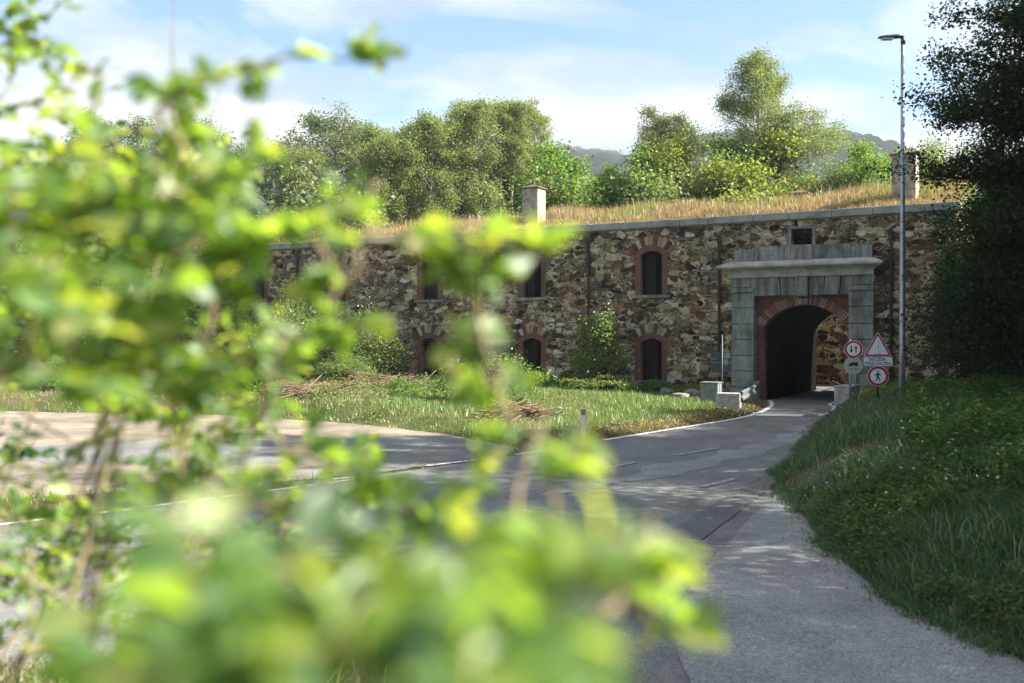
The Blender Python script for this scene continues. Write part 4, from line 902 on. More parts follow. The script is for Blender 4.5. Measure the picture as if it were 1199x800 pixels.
# ------------------------------------------------------------------ trees
def tree_mesh(seed, h, r, cb, nleaf, lsize, trunk_r=.14, shape='oval', stems=1, lean=(0, 0), up=.35, spread=.5, droop=0., clump=.34, nb=26, limbs=None, subs=5):
    """returns (wood mesh, leaf mesh). h height, r crown radius, cb crown base, limbs: extra (height fraction, azimuth, length)"""
    rg = np.random.default_rng(seed); wood = MB(); tips = []
    for st in range(stems):
        bx0 = rg.normal(0, .25 * spread, 2) if stems > 1 else np.zeros(2); ln = np.array(lean) + (rg.normal(0, r * .35, 2) if stems > 1 else 0)
        n = 9; zz_ = np.linspace(0, 1, n); hh = h * (1 if st == 0 else rg.uniform(.78, 1.0))
        T = np.stack([bx0[0] + ln[0] * zz_ ** 1.3 + np.cumsum(rg.normal(0, .012 * h, n)) * .5, bx0[1] + ln[1] * zz_ ** 1.3 + np.cumsum(rg.normal(0, .012 * h, n)) * .5, -.3 + zz_ * (hh * .96 + .3)], 1)
        wood.tube(T, trunk_r * (1.05 - zz_ * .93), 7)
        nbr = max(6, nb // stems)
        for i in range(nbr):
            f = cb / h + (1 - cb / h) * ((i + .5) / nbr); p = np.array([np.interp(f, zz_, T[:, q]) for q in range(3)])
            u = (f - cb / h) / (1 - cb / h)
            prof = {'oval': math.sin(math.pi * min(1, .12 + u * .86)) ** .7, 'round': math.sin(math.pi * min(1, .1 + u * .85)) ** .5, 'cone': 1.05 - u * .9, 'vase': .45 + .75 * u if u < .8 else 1.05 - (u - .8) * 3}[shape]
            L_ = r * prof * rg.uniform(.6, 1.12) / (1.2 if stems > 1 else 1); a = i * 2.4 + rg.normal(0, .4)
            d = np.array((math.cos(a), math.sin(a), up + rg.normal(0, .15))); d /= np.linalg.norm(d)
            q = [p + d * L_ * t + np.array((0, 0, (up * .35 * t * t - droop * t * t) * L_)) + rg.normal(0, .04 * L_, 3) * t for t in (0, .3, .6, 1)]
            wood.tube(q, np.array((.34, .22, .13, .04)) * trunk_r * (1.1 - .5 * u), 5, False)
            for j in range(subs):
                t = rg.uniform(.35, 1.0); b0 = np.array([np.interp(t, (0, .3, .6, 1), [w_[c] for w_ in q]) for c in range(3)])
                dd = d * .5 + rg.normal(0, .6, 3); dd[2] += .2 - droop; dd /= np.linalg.norm(dd); sl = L_ * rg.uniform(.22, .5)
                e = b0 + dd * sl + np.array((0, 0, -droop * sl * .6)); wood.tube([b0, (b0 + e) / 2 + rg.normal(0, .03, 3), e], np.array((.09, .06, .02)) * trunk_r, 4, False)
                tips.append((b0 + (e - b0) * .55, e, sl))
            tips.append((q[2], q[3], L_ * .3))
        tips.append((T[-2], T[-1], .3))
    if limbs:
        for hf, a, L_, rise_ in limbs:
            p = np.array([np.interp(hf, zz_, T[:, q]) for q in range(3)]); d = np.array((math.cos(a), math.sin(a), rise_)); q = [p + d * L_ * t + np.array((0, 0, -droop * t * t * L_ * .35)) for t in (0, .3, .6, 1)]
            wood.tube(q, np.array((.5, .32, .2, .06)) * trunk_r, 5, False)
            for j in range(44):
                t = rg.uniform(.2, 1.0); b0 = np.array([np.interp(t, (0, .3, .6, 1), [w_[c] for w_ in q]) for c in range(3)])
                dd = rg.normal(0, .7, 3); dd[2] = abs(dd[2]) * .4 - droop * .8; sl = L_ * rg.uniform(.15, .32); e = b0 + dd / np.linalg.norm(dd) * sl; wood.tube([b0, e], [.012, .004], 4, False); tips.append((b0 + (e - b0) * .4, e, sl))
    tips_a = np.array([np.concatenate([a, b]) for a, b, _ in tips]); k = rg.integers(0, len(tips), nleaf); t = rg.random((nleaf, 1)); 
    wgt = rg.random(len(tips)) * .9 + .25; k = rg.choice(len(tips), nleaf, p=wgt / wgt.sum())
    base = tips_a[k, :3] * (1 - t) + tips_a[k, 3:] * t
    P = base + np.clip(rg.normal(size=(nleaf, 3)), -1.5, 1.5) * np.array((clump, clump, clump * .75)) * rg.uniform(.4, 1.1, (nleaf, 1))
    if droop > .3: P[:, 2] -= rg.exponential(.28, nleaf) * droop * 1.5
    V, F = leaves(P, lsize, rg, flat=.6, width=.62, down=droop * .6)
    return wood.mesh('trunk'), npindexed('crown', V, F)
def plant_tree(name, cat, label, wm, lm, x, y, z, bark, leafm, rz=0, sc_=1, group=None):
    t = thing(name, label, cat, (x, y, z), rz, group); t.scale = (sc_, sc_, sc_)
    if not wm.materials: wm.materials.append(bark)
    if not lm.materials: lm.materials.append(leafm)
    link('trunk', wm, None, t, smooth=not wm.users > 9); link('crown', lm, None, t); return t
def gz(px, Y): x = (px - CXP) / FPX * Y; return x, Y, hz_(x, Y)
def topz(py, Y): return CAM_Z + (HY - py) / FPX * Y
# slender pale-stemmed trees behind the roof, several seeds shared
var = [tree_mesh(100 + i, 11.5, (1.7, 2.0, 1.5)[i], (6.9, 6.4, 7.3)[i], 24000, .095, .10, 'oval', 1, up=.9, clump=.26, nb=34) for i in range(3)]
A_ = [  # photo column, top row, distance, which, label
    (352, 172, 60, 0, 'low slender tree at the left end of the row behind the roof'),
    (440, 150, 62, 1, 'slender pale stemmed tree just right of the big round tree'),
    (462, 158, 57, 2, 'thin short tree with bare pale stem in the left part of the grove'),
    (484, 146, 61, 0, 'slender tree with yellowish top left of the grove'),
    (503, 138, 58, 1, 'birch with several yellow leaves at its top in the grove'),
    (524, 142, 63, 2, 'slender birch in the left middle of the grove'),
    (545, 124, 61, 0, 'tall birch in the middle of the grove behind the fort'),
    (563, 118, 59, 1, 'tallest slender birch of the grove left of the middle chimney'),
    (584, 120, 63, 2, 'tall birch with rounded top behind the middle chimney'),
    (602, 116, 60, 0, 'tall birch with broad top right above the middle chimney'),
    (620, 128, 62, 1, 'birch at the right edge of the grove behind the middle chimney')]
for px, py, Y, v, lab in A_:
    x, y, z = gz(px, Y); hgt = topz(py + 6, Y) - z; plant_tree('birch_tree', 'tree', lab, *var[v], x, y, z, M['palebark'], M['leaf_birch'], px * .7, hgt / 11.3, 'pale stemmed trees in the grove behind the fort')
wm, lm = tree_mesh(201, 12, 3.0, 5.0, 34000, .11, .2, 'round', 1, up=.45, clump=.4, nb=34)
x, y, z = gz(392, 64); plant_tree('round_tree', 'tree', 'broad round topped grey green tree at the left of the grove behind the fort', wm, lm, x, y, z, M['bark'], M['leaf_grey'], 0, (topz(146, 64) - z) / 12)
x, y, z = gz(318, 66); plant_tree('round_tree', 'tree', 'lower round tree rising over the left part of the fort roof', wm, lm, x, y, z, M['bark'], M['leaf_grey'], 2, (topz(180, 66) - z) / 12)
x, y, z = gz(240, 68); plant_tree('round_tree', 'tree', 'round tree behind the far left part of the roof, mostly hidden by near leaves', wm, lm, x, y, z, M['bark'], M['leaf_grey'], 4, (topz(160, 68) - z) / 12)
x, y, z = gz(130, 66); plant_tree('round_tree', 'tree', 'round tree at the far left behind the blurred shrub', wm, lm, x, y, z, M['bark'], M['leaf_grey'], 5, (topz(150, 66) - z) / 12)
wm, lm = tree_mesh(202, 7, 2.2, 1.0, 28000, .11, .13, 'oval', 2, up=.5, clump=.38, nb=30)
x, y, z = gz(672, 54); plant_tree('broadleaf_tree', 'tree', 'bright green bushy tree right of the middle chimney', wm, lm, x, y, z, M['bark'], M['leaf_bright'], 0, (topz(174, 54) - z) / 7)
x, y, z = gz(706, 56); plant_tree('broadleaf_tree', 'tree', 'smaller bright green tree just right of the bushy one', wm, lm, x, y, z, M['bark'], M['leaf_bright'], 2, (topz(198, 56) - z) / 7)
wm, lm = tree_mesh(203, 9, 2.4, 2.0, 24000, .10, .14, 'oval', 2, up=.55, clump=.36, nb=30)
for px, py, Y, rz, lab in ((770, 138, 56, 0, 'grey green willow like tree at the left of the clump right of centre'), (806, 122, 57, 1.6, 'taller grey green tree behind the dark centre of the right clump')):
    x, y, z = gz(px, Y); plant_tree('willow_tree', 'tree', lab, wm, lm, x, y, z, M['bark'], M['leaf_grey'], rz, (topz(py, Y) - z) / 9, 'grey green trees right of centre')
wm, lm = tree_mesh(204, 7, 2.2, .8, 30000, .11, .12, 'oval', 3, up=.5, clump=.4, nb=30)
var_b = tree_mesh(207, 7, 2.4, .8, 14000, .17, .12, 'round', 2, up=.5, clump=.4, nb=26)
x, y, z = gz(812, 52); plant_tree('dark_green_tree', 'tree', 'deep green tree in the middle of the right clump', wm, lm, x, y, z, M['bark'], M['leaf_bright'], 0, (topz(152, 52) - z) / 7)
x, y, z = gz(1028, 50); plant_tree('broadleaf_tree', 'tree', 'round green tree left of the right hand chimney', wm, lm, x, y, z, M['bark'], M['leaf_bright'], 1, (topz(160, 50) - z) / 7)
wm2, lm2 = tree_mesh(205, 6, 2.0, .5, 20000, .11, .10, 'oval', 3, up=.5, clump=.42, nb=26)
for px, py, Y, rz, lab in ((838, 158, 52, 2.5, 'yellow green bushy tree between the deep green tree and the tall birch'), (868, 152, 51, 0, 'yellow green bushy tree under the tall birch'), (845, 190, 49.5, 1, 'yellow leaved shrub left of the tall birch trunk'), (897, 196, 50, 2, 'yellow green shrub right of the tall birch trunk')):
    x, y, z = gz(px, Y); plant_tree('yellow_shrub', 'shrub', lab, wm2, lm2, x, y, z, M['bark'], M['leaf_yellow'], rz, (topz(py, Y) - z) / 6, 'yellowing shrubs under the tall birch')
wm3, lm3 = tree_mesh(206, 6, 1.8, .5, 12000, .11, .09, 'vase', 3, up=.7, clump=.4, nb=24)
sh_ = [(990, 192, 50, 'small yellow green sapling on the skyline right of the tall birch'), (1094, 168, 52, 'wispy grey green shrub right of the right hand chimney'), (1110, 190, 54, 'grey shrub half hidden by the dark tree at the right'), (930, 205, 52, 'low shrub right of the tall birch on the skyline'), (640, 214, 53, 'low shrub between the middle chimney and the bright tree'), (780, 205, 51, 'low grey shrub in front of the right clump')]
for i, (px, py, Y, lab) in enumerate(sh_):
    x, y, z = gz(px, Y); plant_tree('sapling', 'shrub', lab, wm3, lm3, x, y, z, M['bark'], M['leaf_birch'], i * 1.3, (topz(py, Y) - z) / 6, 'low shrubs behind the roof')
# the tall birch with the long drooping right hand limb
x, y, z = gz(893, 53); hb_ = topz(60, 53) - z
wm, lm = tree_mesh(301, hb_, 2.3, hb_ * .52, 50000, .095, .17, 'oval', 1, lean=(.1, 0), up=1.0, droop=.45, clump=.34, nb=44, subs=7, limbs=[(.60, -.1, 4.5, .36), (.66, .12, 4.3, .34), (.55, -.35, 3.4, .4), (.72, -.2, 3.2, .3), (.78, 2.9, 1.9, .5), (.86, .2, 1.4, .7)])
plant_tree('birch_tree', 'tree', 'tallest birch standing alone with a long drooping limb to the right', wm, lm, x, y, z, M['palebark'], M['leaf_birch'])
for i, px in enumerate((420, 455, 490, 525, 560, 595, 630)):
    x, y, z = gz(px, 74 + i % 3); plant_tree('dark_green_tree', 'tree', nth(i) + ' of the dark trees deep behind the birch stems', var_b[0], var_b[1], x, y, z, M['bark'], M['leaf_dark'], i * 1.4, (topz(178 + i * 5 % 13, 74) - z) / 7, 'dark trees deep in the grove')
# undergrowth line behind the roof
wm, lm = tree_mesh(302, 4.2, 1.9, .2, 9000, .15, .07, 'round', 3, up=.5, clump=.42, nb=26)
for i, px in enumerate([345, 400] + [655, 690, 765, 795, 830, 865, 900]):
    Y = 54 + (i * 37 % 5); x, y, z = gz(px, Y); plant_tree('bush', 'shrub', nth(i) + ' of the low bushes behind the roof grass', wm, lm, x, y, z, M['bark'], M['leaf_grey'], i * 1.1, (topz(250 - (i * 13 % 14) if px < 640 else 225, Y) - z) / 4.2, 'low bushes at the foot of the grove')
# big dark trees at the right
wm, lm = tree_mesh(401, 12.5, 3.7, 1.0, 200000, .07, .22, 'oval', 1, lean=(.6, .0), up=.35, clump=.22, nb=64, subs=12, limbs=[(.40, 3.2, 4.2, .16), (.33, 3.0, 4.1, .10), (.46, 3.1, 3.7, .22), (.28, 3.3, 3.8, .0), (.52, 3.25, 3.4, .2)])
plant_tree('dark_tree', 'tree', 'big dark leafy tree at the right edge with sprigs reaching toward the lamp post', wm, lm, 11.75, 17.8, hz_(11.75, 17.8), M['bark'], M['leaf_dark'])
wm, lm = tree_mesh(402, 10, 3.9, .3, 75000, .11, .2, 'round', 2, up=.4, clump=.5, nb=50, subs=7)
RT = [(17.4, 27.0, .66, 'dense dark tree in the shade beyond the right end of the fort'), (18.6, 31.5, .70, 'dark tree touching the right end wall of the fort'), (15.2, 22.0, .9, 'dark tree behind the big tree at the right edge'), (13.9, 25.0, .62, 'dark bushy tree in front of the right end of the fort wall'), (12.4, 21.3, .62, 'dark bushy tree just behind the big tree at the right edge'), (13.2, 5.6, 1.15, 'dark tree beside the side road on the right'), (15.8, 14.6, 1.35, 'dark tree outside the right edge above the near bank'),
      (13.2, 8.8, 1.15, 'dark tree above the near bank on the right'), (20.5, 22, .85, 'tall dark tree far right behind the others'), (24, 29, .8, 'dark tree farthest right beyond the fort'), (21, 37, .75, 'dark tree right of the fort beyond the end wall')]
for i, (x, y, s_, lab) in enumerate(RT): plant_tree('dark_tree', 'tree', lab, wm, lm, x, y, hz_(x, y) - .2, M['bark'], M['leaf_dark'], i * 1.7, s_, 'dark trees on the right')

p = fw(6.5, .5); o = plant_tree('dark_bush', 'shrub', 'tall dark bush hugging the right end wall of the fort', wm, lm, p[0], p[1], hz_(p[0], p[1]), M['bark'], M['leaf_dark'], 2.2, .4, 'dark trees on the right'); o.scale = (.42, .42, .66)
# ------------------------------------------------------------------ bushes in front of the fort
def bush_mesh(seed, w_, d_, h, n, ls, twigs=40, tr=.012, hang=0):
    rg = np.random.default_rng(seed); wood = MB(); T = []
    for i in range(twigs):
        a = rg.uniform(0, 6.28); rr = math.sqrt(rg.random()); e = np.array((math.cos(a) * rr * w_ / 2, math.sin(a) * rr * d_ / 2, h * (1 - rr ** 2 * .6) * rg.uniform(.5, 1.08))) * (rg.uniform(.75, 1.12) if i % 3 else 1)
        m = e * .45 + np.array((0, 0, h * .2)); wood.tube([np.array((rg.normal(0, .08 * w_), rg.normal(0, .08 * d_), -.1)), m, e], [tr * 1.6, tr, tr * .3], 4, False); T.append((m, e))
    wq = rg.random(len(T)) ** 2 + .12; k = rg.choice(len(T), n, p=wq / wq.sum()); t = rg.random((n, 1)) ** .6; A = np.array([a for a, b in T])[k]; B = np.array([b for a, b in T])[k]
    P = A * (1 - t) + B * t + rg.normal(size=(n, 3)) * np.array((w_, d_, h)) * .075
    P[:, 2] = np.abs(P[:, 2]); V, F = leaves(P, ls, rg, flat=.6, width=.65, down=hang); return wood.mesh('stems'), npindexed('foliage', V, F)
def bush(name, cat, label, wm, lm, loc, bark, leafm, rz=0, sc_=(1, 1, 1), group=None):
    t = thing(name, label, cat, loc, rz, group); t.scale = sc_
    if not wm.materials: wm.materials.append(bark)
    if not lm.materials: lm.materials.append(leafm)
    link('stems', wm, None, t); link('foliage', lm, None, t); return t
wb, lb_ = bush_mesh(508, 5.6, 3.6, 5.4, 60000, .085, 160, .02)
bush('dark_bush', 'shrub', 'big black green bush under the dark tree at the right edge', wb, lb_, (11.3, 20.3, hz_(11.3, 20.3) - .2), M['bark'], M['leaf_dark'])
pe_ = fw(5.6, -1.3); bush('dark_bush', 'shrub', 'narrow dark bush pressed against the right corner of the fort', wb, lb_, (pe_[0], pe_[1], hz_(pe_[0], pe_[1]) - .2), M['bark'], M['leaf_dark'], .4, (.5, .6, 1.2))
bush('dark_bush', 'shrub', 'dark bush hiding the right end of the fort wall', wb, lb_, (14.3, 27.5, hz_(14.3, 27.5) - .2), M['bark'], M['leaf_dark'], 1.3, (1, 1, 1.15))
# ivy-clad bush against the wall
p = fw(-7.5, -1.5); zb = hz_(p[0], p[1])
wm, lm = bush_mesh(501, 2.5, 1.5, 2.95, 15000, .12, 70, .015, .5); bush('ivy_bush', 'shrub', 'ivy covered bush climbing the wall left of the lower window', wm, lm, (p[0], p[1], zb), M['bark'], M['leaf_ivy'], -TH)
p = fw(-7.1, -2.4); wm, lm = bush_mesh(502, 3.0, 1.2, .62, 4200, .09, 26); bush('low_shrub', 'shrub', 'low leafy growth at the foot of the ivy covered bush', wm, lm, (p[0], p[1], hz_(*p[:2])), M['bark'], M['leaf_ivy'], -TH)
# weeds along the wall foot (individual low clumps)
WL = ['weed clump at the wall foot left of the ivy bush', 'weed clump under the upper window left of the ivy bush', 'pale weed clump midway between two downpipes at the wall foot', 'weed clump beside the lower window at the twiggy bush', 'weed clump behind the concrete cabinet', 'weed clump at the wall foot right of the concrete cabinet', 'bright weed clump right below the uncovered lower window', 'weed clump close against the left side of the ivy bush']
wm, lm = bush_mesh(503, 1.2, .8, .55, 1800, .09, 16, .006)
for i, s in enumerate((-10.2, -11.8, -13.1, -14.6, -4.5, -3.9, -5.4, -9.2)):
    p = fw(s, -.6 - .2 * (i % 3)); bush('weed_clump', 'plant', WL[i], wm, lm, (p[0], p[1], hz_(*p[:2])), M['bark'], M['leaf_ivy'] if i % 3 else M['leaf_bright'], i, (1, 1, .7 + .15 * (i % 4)), 'weeds along the foot of the wall')
# big scrub left
wm, lm = bush_mesh(504, 4.2, 2.2, 3.1, 15000, .10, 120, .012); p = fw(-18.6, -2.0); bush('scrub_bush', 'shrub', 'large tangled bush with bare twigs covering part of the lower window', wm, lm, (p[0], p[1], hz_(*p[:2])), M['bleached'], M['leaf_ivy'], -TH)
p = fw(-22.6, -2.4); bush('scrub_bush', 'shrub', 'tall tangled bush against the wall left of the twiggy one', wm, lm, (p[0], p[1], hz_(*p[:2])), M['bleached'], M['leaf_ivy'], 1.2, (1.1, 1.2, 1.25))
p = fw(-18.0, -4.2); bush('scrub_bush', 'shrub', 'low spreading bush in front of the tangled twiggy bush', wm, lm, (p[0], p[1], hz_(*p[:2])), M['bleached'], M['leaf_ivy'], 2.2, (.9, .9, .45))
wm, lm = bush_mesh(505, 3.6, 2.4, 1.6, 16000, .085, 70, .01); x, y = at(570, 470, 31)[:2]; bush('green_bush', 'shrub', 'dense dark green mound of leaves on the bank behind the branch pile', wm, lm, (x, y, hz_(x, y) - .1), M['bark'], M['leaf_bright'])
wm, lm = bush_mesh(506, 1.6, 1.2, .8, 3500, .08, 24, .006)
for i, (px, Y, s_, lab) in enumerate(((300, 33, 1.3, 'small dark green shrub right of the heap of dead twigs'), (470, 33, .9, 'little green shrub beside the light coloured stick'), (60, 37, 2.0, 'wide green shrub in front of the log pile at the left'), (118, 36, 1.6, 'green shrub right in front of the logs'), (240, 36, 1.2, 'low shrub behind the heap of dead twigs'))):
    x = (px - CXP) / FPX * Y; bush('small_shrub', 'shrub', lab, wm, lm, (x, Y, hz_(x, Y)), M['bark'], M['leaf_bright'], i, (s_, s_, s_ * .85))
# dark trees and hedges at the left edge
wm, lm = tree_mesh(507, 6, 3.0, .3, 26000, .13, .12, 'round', 3, up=.4, clump=.45, nb=44, subs=6)
for i, (x, y, s_, lab) in enumerate(((-17.6, 45, .85, 'dark leafy tree in front of the left part of the fort wall'), (-21.0, 43.5, 1.1, 'dark leafy tree behind the logs at the left'), (-24.5, 42, 1.2, 'dark tree at the far left beyond the gravel lot'), (-29.5, 38, 1.3, 'dark tree outside the left edge by the gravel lot'), (-21.5, 50, 1.2, 'dark tree between the logs and the fort'))):
    plant_tree('leafy_tree', 'tree', lab, wm, lm, x, y, hz_(x, y) - .2, M['bark'], M['leaf_dark'] if False else M['leaf_bright'], i * 1.4, s_, 'dark trees at the left')
# logs
def logm(l, r, seed):
    rg_ = np.random.default_rng(seed); mb = MB(); n = 6; t = np.linspace(-l / 2, l / 2, n); P = np.stack([t, rg_.normal(0, .015, n), rg_.normal(0, .015, n)], 1); mb.tube(P, r * (1 + rg_.normal(0, .05, n)), 12, False)
    e = MB()
    for sg, i in ((-1, 0), (1, -1)): e.tube([P[i] - np.array((sg * .004, 0, 0)), P[i] + np.array((sg * .006, 0, 0))], [r * .97, r * .95], 12)
    return mb.mesh('log'), e.mesh('cut_end')
def logpile(cx, cy, rows, r, l, rz, gname, desc, seed):
    rg_ = np.random.default_rng(seed); z0 = hz_(cx, cy); k = 0
    words = ['first', 'second', 'third', 'fourth', 'fifth', 'sixth', 'seventh']
    for j, n in enumerate(rows):
        for i in range(n):
            off = (i - (n - 1) / 2) * 2.05 * r; a, b = logm(l * rg_.uniform(.85, 1.1), r * rg_.uniform(.8, 1.0), seed * 50 + k); k += 1
            lv = ['bottom', 'second', 'third', 'top'][j] if j < len(rows) - 1 else 'top'
            o = link('log', a, M['log'], loc=(cx - math.sin(rz) * off, cy + math.cos(rz) * off, z0 + r + j * r * 1.72 - .03), smooth=True)
            o.rotation_euler = (0, 0, rz + rg_.normal(0, .04)); tag(o, f'{words[i]} log from the near side, {lv} row of {desc}', 'log', gname); link('cut_end', b, M['logend'], o)
logpile(-15.4, 39.5, (5, 4, 2), .17, 3.0, R(20), 'logs in the left pile', 'the leftmost log pile', 3)
logpile(-12.2, 39.0, (4, 3), .19, 2.0, R(-55), 'logs in the pile with orange ends', 'the middle log pile', 4)
logpile(-10.4, 38.2, (3, 2), .14, 1.6, R(5), 'logs in the small pile', 'the rightmost log pile', 5)
# heaps of cut branches
def twigheap(name, label, loc, w_, d_, h, n, m, seed, tr=.013):
    rg_ = np.random.default_rng(seed); mb = MB()
    for i in range(n):
        c = np.array((rg_.normal(0, w_ * .25), rg_.normal(0, d_ * .25), 0)); c[2] = max(.02, h * math.exp(-(c[0] / w_ * 2.2) ** 2 - (c[1] / d_ * 2.2) ** 2) * rg_.random()); a = rg_.uniform(0, 6.28); l = rg_.uniform(.3, 1.0) * w_ * .35
        d = np.array((math.cos(a), math.sin(a), rg_.normal(0, .22))) * l; mb.tube([c - d, c + rg_.normal(0, .05 * l, 3), c + d], np.array((1, .8, .35)) * tr * rg_.uniform(.5, 1.5), 4, False)
    o = link(name, mb.mesh(name), m, loc=loc); return tag(o, label, 'brush pile')
M['deadtwig'] = simple('dead_twig', (.20, .135, .08), .9, vary=.3, scale=9)
for nm, lab, px, Y, w_, d_, h, n, sd_, m in (
    ('branch_pile', 'heap of long grey branches beside the road left of the marker post', 603, 26.5, 2.0, 1.0, .5, 120, 1, 'deadtwig'),
    ('brush_pile', 'rusty brown heap of dead twigs on the edge of the gravel lot', 270, 33.5, 2.8, 1.6, .95, 420, 2, 'deadtwig'),
    ('brush_pile', 'long flat heap of cut brown brush below the twiggy bush', 440, 36.5, 4.2, 1.6, .45, 330, 3, 'deadtwig'),
    ('brush_pile', 'small heap of brown cuttings right of the gravel lot', 350, 32.5, 2.8, 1.5, .5, 240, 4, 'deadtwig'),
    ('brush_pile', 'pile of thin dry brushwood left of the log piles', 20, 38, 3.4, 1.6, .9, 300, 5, 'deadtwig')):
    x = (px - CXP) / FPX * Y; twigheap(nm, lab, (x, Y, hz_(x, Y)), w_, d_, h, n, M[m], sd_, .02 if nm == 'branch_pile' else .014)
mb = MB(); A, B = at(438, 487, 32), at(448, 470, 32.5); mb.tube([A, B], [.05, .04], 8); tag(link('stick', mb.mesh('s'), M['bleached']), 'thick pale stick leaning against the cut brush below the twiggy bush', 'stick')
# rocks along the grass edge and the low ruined kerb by the wall
for i, (px, py, Y, s_, lab) in enumerate(((868, 479, 30.8, .14, 'small white stone at the grass tip by the guard rail'), (798, 474, 35.0, .30, 'pale boulder in the grass left of the concrete cabinet'), (812, 468, 36.2, .36, 'dark brown stone block at the wall foot behind the cabinet'), (780, 461, 37.5, .30, 'stone lying below the lower window'), (655, 490, 29.5, .10, 'little white stone on the grass bank'), (1150, 590, 12.0, .10, 'pale stone in the weeds on the right bank'))):
    x, y = at(px, py, Y)[:2]; tag(link('rock', rockmesh(np.random.default_rng(i), s_), M['rock'], loc=(x, y, hz_(x, y) + s_ * .25), smooth=False), lab, 'rock')
mb = MB(); r2 = random.Random(4); xx = -5.0
while xx < -3.0: l = r2.uniform(.3, .6); mb.b2(xx, xx + l - .02, -.75 + r2.uniform(-.05, .05), -.1, -.1, .30 + r2.uniform(0, .12)); xx += l
o = link('stone_ledge', mb.mesh('sl'), M['stone'], loc=(PX, PY, 0), bevel=.03); o.rotation_euler = (0, 0, -TH); tag(o, 'low dark stone ledge along the wall foot behind the concrete cabinet', 'ledge')

# ------------------------------------------------------------------ hills
def hill(name, cx, cy, wx, wy, hmax, seed, pw=1.0, step=3.0):
    xs = np.arange(-wx, wx + .1, step); ys_ = np.arange(-wy, wy * .3 + .1, step)
    def hf(X, Y):
        b = np.maximum(0, np.cos(np.clip(X / wx, -1, 1) * math.pi / 2)) ** pw * np.maximum(0, np.cos(np.clip(Y / wy, -1, 1) * math.pi / 2)) ** 1.1
        e = 1 + .16 * (vnoise(X, Y, .006, seed) - .5) + .05 * (vnoise(X, Y, .02, seed + 1) - .5)
        return hmax * b * e + (vnoise(X, Y, .17, seed + 2) * 4 + vnoise(X, Y, .41, seed + 3) * 3) * np.minimum(1, b * 6) - 3
    V, F = grid(xs, ys_, hf); o = link(name, npindexed(name, V, F), M['forest'], loc=(cx, cy, 0), kind='structure'); return o
m, t, b = mat('forest_canopy', 1, .05); v = objco(t); n = tex(t, scale=.16, vec=v, Detail=8, Roughness=.7); t.links.new(ramp(t, n.outputs[0], [(.3, (.006, .014, .008)), (.55, (.014, .028, .013)), (.75, (.03, .045, .018))]), b.inputs['Base Color']); bump(t, b, n.outputs[0], 1, 4); M['forest'] = m
hill('hill', 140, 600, 210, 190, 128, 21, .8)
hill('hill', 30, 720, 260, 220, 134, 25, .9)
hill('hill', -260, 760, 300, 240, 136, 29, .9)
hill('hill', 82, 470, 80, 120, 70, 33, 1.0)
# ------------------------------------------------------------------ air: haze and low cloud
def vol(name, verts_box, dens, col=(.80, .87, .96), noise_=None, kind='stuff', label=None):
    mb = MB(); mb.b2(*verts_box); o = link(name, mb.mesh(name)); m = bpy.data.materials.new(name); m.use_nodes = True; t = m.node_tree; t.nodes.clear()
    pv = t.nodes.new('ShaderNodeVolumePrincipled'); pv.inputs['Color'].default_value = (*col, 1); pv.inputs['Density'].default_value = dens; pv.inputs['Anisotropy'].default_value = .2
    ou = t.nodes.new('ShaderNodeOutputMaterial'); t.links.new(pv.outputs[0], ou.inputs['Volume']); o.data.materials.append(m); o['kind'] = kind
    if label: o['label'] = label; o['category'] = 'haze'
    return o
def low_cloud(loc, dims, dens, seed, label):
    bm = bmesh.new(); bmesh.ops.create_icosphere(bm, subdivisions=5, radius=1); of = Vector((seed * 3.1, 0, 0))
    for v in bm.verts:
        k_ = 1 + .55 * noise.noise(v.co * 1.7 + of) + .30 * noise.noise(v.co * 4 + of) + .12 * noise.noise(v.co * 9 + of); v.co = Vector((v.co.x * k_ * dims[0], v.co.y * k_ * dims[1], v.co.z * k_ * dims[2]))
    me = bpy.data.meshes.new('low_cloud'); bm.to_mesh(me); bm.free(); m = bpy.data.materials.new('low_cloud'); m.use_nodes = True; t = m.node_tree; t.nodes.clear()
    pv = t.nodes.new('ShaderNodeVolumePrincipled'); pv.inputs['Color'].default_value = (.80, .83, .87, 1)
    co = t.nodes.new('ShaderNodeTexCoord'); mp = t.nodes.new('ShaderNodeMapping'); mp.inputs['Scale'].default_value = (1 / dims[0], 1 / dims[1], 1 / dims[2]); t.links.new(co.outputs['Object'], mp.inputs[0])
    ln = t.nodes.new('ShaderNodeVectorMath'); ln.operation = 'LENGTH'; t.links.new(mp.outputs[0], ln.inputs[0])
    nn = tex(t, scale=2.2, vec=mp.outputs[0], Detail=4, Roughness=.6)
    ma = t.nodes.new('ShaderNodeMath'); ma.operation = 'MULTIPLY_ADD'; t.links.new(nn.outputs[0], ma.inputs[0]); ma.inputs[1].default_value = -1.3; t.links.new(ln.outputs['Value'], ma.inputs[2])
    mr = t.nodes.new('ShaderNodeMapRange'); mr.inputs[1].default_value = -.45; mr.inputs[2].default_value = .22; mr.inputs[3].default_value = dens; mr.inputs[4].default_value = 0; t.links.new(ma.outputs[0], mr.inputs[0]); t.links.new(mr.outputs[0], pv.inputs['Density'])
    ou = t.nodes.new('ShaderNodeOutputMaterial'); t.links.new(pv.outputs[0], ou.inputs['Volume']); me.materials.append(m)
    o = link('low_cloud', me, loc=loc, kind='stuff'); o['label'] = label; o['category'] = 'cloud'; return o
low_cloud((70, 690, 144), (190, 70, 34), .014, 1, 'white cloud lying on the ridge behind the middle of the fort')
low_cloud((150, 560, 126), (95, 45, 24), .010, 2, 'thin cloud drifting over the top of the right hand hill')
low_cloud((-260, 700, 140), (220, 80, 36), .022, 3, 'cloud covering the top of the far left hill')
HAZE = True
